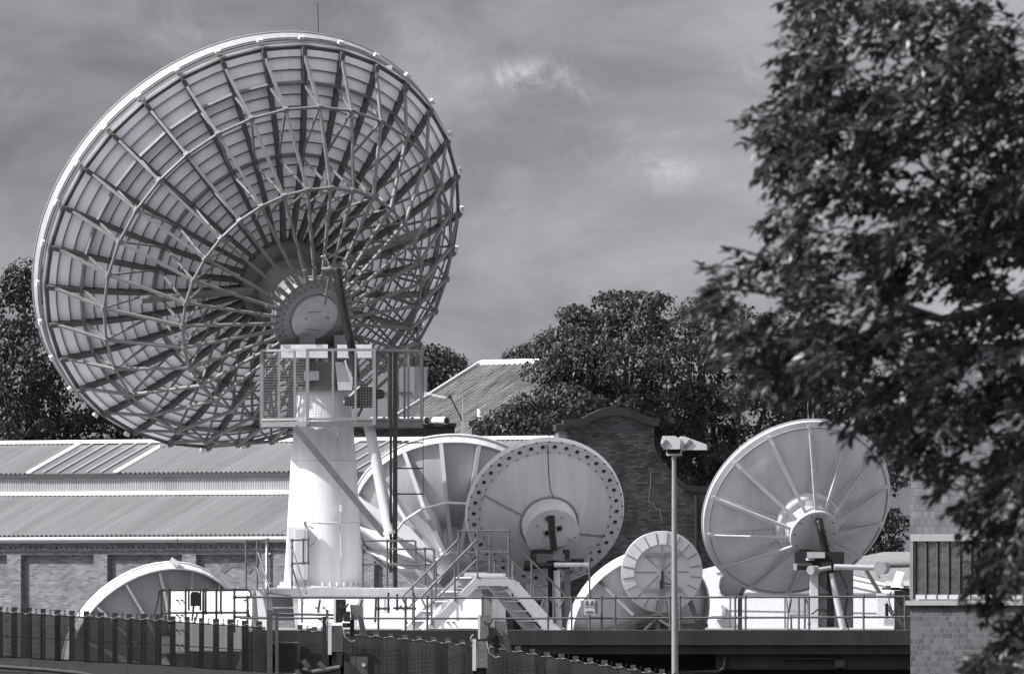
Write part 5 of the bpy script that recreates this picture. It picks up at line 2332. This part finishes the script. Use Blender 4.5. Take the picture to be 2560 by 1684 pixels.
# =================================================================== the out-of-focus foreground tree
def foreground_tree():
    r = random.Random(97)
    Yt = 92.0
    k = Yt / F
    T = thing('foreground_ash_tree', 'big out-of-focus leafy tree overhanging the whole right side', 'tree', (W(2760, 0, Yt).x, Yt, -6))
    edge = [(-60, 1985), (20, 1965), (120, 1935), (165, 2000), (230, 1955), (262, 1885), (300, 1872), (360, 1885), (425, 1875), (470, 1945), (520, 1930), (560, 1900), (610, 1925), (650, 1820), (680, 1730), (720, 1722), (770, 1745), (830, 1770), (890, 1800),
            (930, 1860), (980, 1990), (1030, 2070), (1090, 2170), (1120, 2240), (1180, 2290), (1220, 2350), (1290, 2380), (1350, 2440), (1400, 2420), (1440, 2380), (1480, 2400), (1530, 2500), (1570, 2490), (1610, 2450), (1650, 2410), (1700, 2400), (1760, 2390)]

    def left(y):
        for a, b in zip(edge, edge[1:]):
            if a[0] <= y <= b[0]:
                return a[1] + (b[1] - a[1]) * (y - a[0]) / (b[0] - a[0])
        return 2320
    items = []
    wood = MB()

    def spray(p, d, n, L):
        """a drooping twig with paired leaflets"""
        d = d.normalized()
        pts = [p]
        cur = Vector(p)
        dd = Vector(d)
        for i in range(n):
            dd = (dd + Vector((0, 0, -.13))).normalized()
            cur = cur + dd * (L / n)
            pts.append(Vector(cur))
        wood.tube(pts, .006, 4, r2=.003)
        up = Vector((0, 0, 1)) + rdir(r) * .45
        for i in range(1, n + 1):
            ax = (pts[i] - pts[i - 1]).normalized()
            sd = ax.cross(up)
            if sd.length < 1e-3:
                continue
            sd.normalize()
            for s in (-1, 1):
                if r.random() < .08:
                    continue
                dv = ax * .65 + sd * (s * .8) + Vector((0, 0, -.12)) + rdir(r) * .35
                ln = r.uniform(.06, .12)
                items.append((pts[i], dv, up + rdir(r) * .6, ln, ln * .50))
        items.append((pts[-1], dd, up, r.uniform(.10, .14), .045))

    root = W(2700, 500, Yt)
    # clumps
    clumps = []
    tries = 0
    while len(clumps) < 410 and tries < 20000:
        tries += 1
        y = r.uniform(-60, 1730)
        x = r.uniform(1700, 2720)
        if x < left(y) + 55:
            continue
        nv = noise.noise(Vector((x * .0045, y * .0045, 3.1)))
        if nv < (-.18 if x < left(y) + 230 or y < 520 else -.34) and r.random() < .85:
            continue
        clumps.append((x, y, r.uniform(-1.6, 1.6)))
    # extra clumps that follow the ragged left outline
    y = -50
    while y < 1730:
        x = left(y) + r.uniform(45, 80)
        clumps.append((x, y + r.uniform(-10, 10), r.uniform(-.7, .7)))
        y += 30
    for (x, y, dz) in clumps:
        c = W(x, y, Yt) + Vector((0, dz, 0))
        outw = Vector((-1, r.uniform(-.6, .6), r.uniform(-.35, .45)))
        if x < left(y) + 90:
            n = 5
        else:
            n = r.choice((4, 5, 6, 7))
        for i in range(n):
            d = outw + rdir(r) * .9
            L = r.uniform(.24, .42)
            off = rdir(r) * .12
            if x < left(y) + 90:
                L *= .75
            spray(c + off - d.normalized() * L * .45, d, r.choice((4, 5, 5, 6)), L)
    # limbs: a few main boughs sweeping in from the right
    boughs = [[(2760, 900), (2600, 640), (2480, 630), (2330, 600), (2190, 520), (2060, 430)], [(2760, 900), (2560, 760), (2350, 800), (2180, 740), (1990, 740), (1800, 720)], [(2760, 500), (2560, 330), (2350, 200), (2200, 60), (2120, -60)],
              [(2760, 1100), (2600, 1150), (2450, 1180), (2320, 1140)], [(2760, 1300), (2600, 1400), (2460, 1460)], [(2350, 200), (2230, 240), (2080, 260)], [(2190, 740), (2130, 850), (2030, 930)], [(2190, 520), (2150, 350), (2090, 180)], [(2600, 640), (2500, 450), (2420, 300)]]
    for b in boughs:
        pts = [W(x, y, Yt) + Vector((0, .25 * math.sin(x * .01), 0)) for (x, y) in b]
        wood.tube(pts, .055 if b[0][0] > 2700 else .028, 7, r2=.010)
    v, f = leaf_mesh(items, True)
    mb = MB()
    mb.add(v, f)
    mb.build('crown', M['leaff'], T)
    x = W(2760, 0, Yt).x
    wood.tube([(x + .4, Yt, -6), (x + .2, Yt, 0), (x, Yt, ZC + (1490 - 700) * k), (x - .2, Yt, ZC + (1490 - 0) * k), (x - .4, Yt, 8)], [.42, .34, .26, .2, .1], 12)
    wood.build('trunk', M['bark'], T)
    print('foreground leaves', len(items))


foreground_tree()

# =================================================================== sky, sun, camera
SUN_AZ, SUN_EL = R(74), R(46)      # azimuth measured to the left of "behind the camera"
s = Vector((-math.sin(SUN_AZ) * math.cos(SUN_EL), -math.cos(SUN_AZ) * math.cos(SUN_EL), math.sin(SUN_EL)))
sun = bpy.data.lights.new('sun', 'SUN')
sun.energy = SUN_E
sun.angle = R(0.5)
sun.color = (1, 0.985, 0.97)
so = bpy.data.objects.new('sun', sun)
COL.objects.link(so)
so.location = s * 100
so.rotation_euler = s.to_track_quat('Z', 'Y').to_euler()

w = bpy.data.worlds.new('World')
scene.world = w
w.use_nodes = True
nt = w.node_tree
bg = nt.nodes['Background']
bg.inputs['Strength'].default_value = SKY_S
st = nd(nt, 'ShaderNodeTexSky', sky_type='NISHITA')
st.sun_disc = False
st.sun_elevation = SUN_EL
st.sun_rotation = math.atan2(s.x, s.y)
st.dust_density = 1.0
st.ozone_density = 2.0
bw = nd(nt, 'ShaderNodeRGBToBW')
nt.links.new(st.outputs[0], bw.inputs[0])
tc = nd(nt, 'ShaderNodeTexCoord')
# clouds as a pattern over sky directions
mp = nd(nt, 'ShaderNodeMapping')
mp.inputs['Scale'].default_value = (1, 1, 2.2)
mp.inputs['Location'].default_value = (0.31, 0.2, 0.13)
nt.links.new(tc.outputs['Generated'], mp.inputs['Vector'])
nz = nd(nt, 'ShaderNodeTexNoise')
nz.inputs['Scale'].default_value = 46
nz.inputs['Detail'].default_value = 10
nz.inputs['Roughness'].default_value = 0.58
nz.inputs['Distortion'].default_value = 0.4
nt.links.new(mp.outputs[0], nz.inputs['Vector'])
cr = nd(nt, 'ShaderNodeMapRange')
cr.inputs['From Min'].default_value = 0.38
cr.inputs['From Max'].default_value = 0.68
cr.inputs['To Min'].default_value = 0.80
cr.inputs['To Max'].default_value = 1.32
nt.links.new(nz.outputs['Fac'], cr.inputs['Value'])
m1 = nd(nt, 'ShaderNodeMath', operation='MULTIPLY')
nt.links.new(bw.outputs[0], m1.inputs[0])
nt.links.new(cr.outputs[0], m1.inputs[1])
cur = m1.outputs[0]
# a few torn bright wisps standing at fixed sky directions
sep = nd(nt, 'ShaderNodeSeparateXYZ')
nt.links.new(tc.outputs['Generated'], sep.inputs[0])
nz2 = nd(nt, 'ShaderNodeTexNoise')
nz2.inputs['Scale'].default_value = 190
nz2.inputs['Detail'].default_value = 9
nz2.inputs['Roughness'].default_value = 0.68
nz2.inputs['Distortion'].default_value = 0.8
nt.links.new(tc.outputs['Generated'], nz2.inputs['Vector'])


def M_(op, a, b=None, c=None):
    n = nd(nt, 'ShaderNodeMath', operation=op)
    for i, q in enumerate((a, b, c)):
        if q is None:
            continue
        if isinstance(q, (int, float)):
            n.inputs[i].default_value = q
        else:
            nt.links.new(q, n.inputs[i])
    return n.outputs[0]


U = M_('DIVIDE', sep.outputs['X'], sep.outputs['Y'])
V = M_('DIVIDE', sep.outputs['Z'], sep.outputs['Y'])
front = M_('GREATER_THAN', sep.outputs['Y'], 0)
fac = M_('MULTIPLY_ADD', nz2.outputs['Fac'], 6.0, -2.7)
fac = M_('MINIMUM', M_('MAXIMUM', fac, 0.0), 1.0)
total = None
for (px, py, rx, ry, tilt, amp) in ((1300, 190, 105, 36, -.15, 1.5), (1470, 222, 55, 28, .5, 1.3), (430, 70, 150, 90, .4, .30), (1080, 110, 120, 80, .6, .28), (1660, 420, 70, 60, .3, .45), (1930, 180, 90, 40, 0, .45), (1560, 380, 190, 70, .1, .22), (980, 250, 300, 90, .3, .12), (30, 230, 80, 90, 0, .22), (1950, 470, 60, 40, 0, .4)):
    u0, v0 = (px - 1280) / F, (H0 - py) / F
    du = M_('MULTIPLY', M_('SUBTRACT', U, u0), F)
    dv = M_('MULTIPLY', M_('SUBTRACT', V, v0), F)
    a = M_('DIVIDE', M_('MULTIPLY_ADD', dv, -tilt, du), rx)
    b = M_('DIVIDE', M_('MULTIPLY_ADD', du, tilt, dv), ry)
    d2 = M_('ADD', M_('MULTIPLY', a, a), M_('MULTIPLY', b, b))
    g = M_('MULTIPLY', M_('EXPONENT', M_('MULTIPLY', d2, -1.0)), amp)
    total = g if total is None else M_('ADD', total, g)
wis = M_('MULTIPLY', M_('MULTIPLY', total, M_('MULTIPLY_ADD', fac, .85, .15)), front)
cur = M_('MULTIPLY', cur, M_('ADD', wis, 1.0))
# unseen overhead sky brightened to add ambient fill; low visible sky left unboosted
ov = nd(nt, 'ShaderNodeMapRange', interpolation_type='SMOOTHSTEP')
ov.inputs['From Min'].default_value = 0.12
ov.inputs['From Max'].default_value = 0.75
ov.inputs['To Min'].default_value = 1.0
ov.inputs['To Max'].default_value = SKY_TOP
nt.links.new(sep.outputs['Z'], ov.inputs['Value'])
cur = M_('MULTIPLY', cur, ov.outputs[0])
# the sky deepens towards the upper left of the view
grad = M_('MULTIPLY_ADD', U, 4.5, M_('MULTIPLY', V, -9.0))
grad = M_('MINIMUM', M_('MAXIMUM', M_('ADD', grad, 1.36), 0.76), 1.6)
cur = M_('MULTIPLY', cur, M_('ADD', M_('MULTIPLY', M_('SUBTRACT', grad, 1.0), front), 1.0))
comb = nd(nt, 'ShaderNodeCombineColor')
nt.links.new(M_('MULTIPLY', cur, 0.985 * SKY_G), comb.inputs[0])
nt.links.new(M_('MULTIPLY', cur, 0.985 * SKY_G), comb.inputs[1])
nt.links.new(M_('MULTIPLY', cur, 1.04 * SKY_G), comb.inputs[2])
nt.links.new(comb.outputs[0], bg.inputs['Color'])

cam = bpy.data.cameras.new('camera')
cam.sensor_width = 36
cam.lens = F / 2560 * 36
cam.shift_y = (H0 - 842) / 2560
cam.clip_start = 1
cam.clip_end = 20000
cam.dof.use_dof = True
cam.dof.focus_distance = 376
cam.dof.aperture_fstop = 11
co = bpy.data.objects.new('camera', cam)
COL.objects.link(co)
co.location = (0, 0, ZC)
co.rotation_euler = (R(90), 0, 0)
scene.camera = co

scene.view_settings.view_transform = 'Standard'
scene.view_settings.look = 'None'
scene.view_settings.exposure = EXPO
scene.view_settings.gamma = 1
scene.render.film_transparent = False
scene.cycles.max_bounces = 6
scene.cycles.transparent_max_bounces = 12
scene.cycles.use_denoising = True
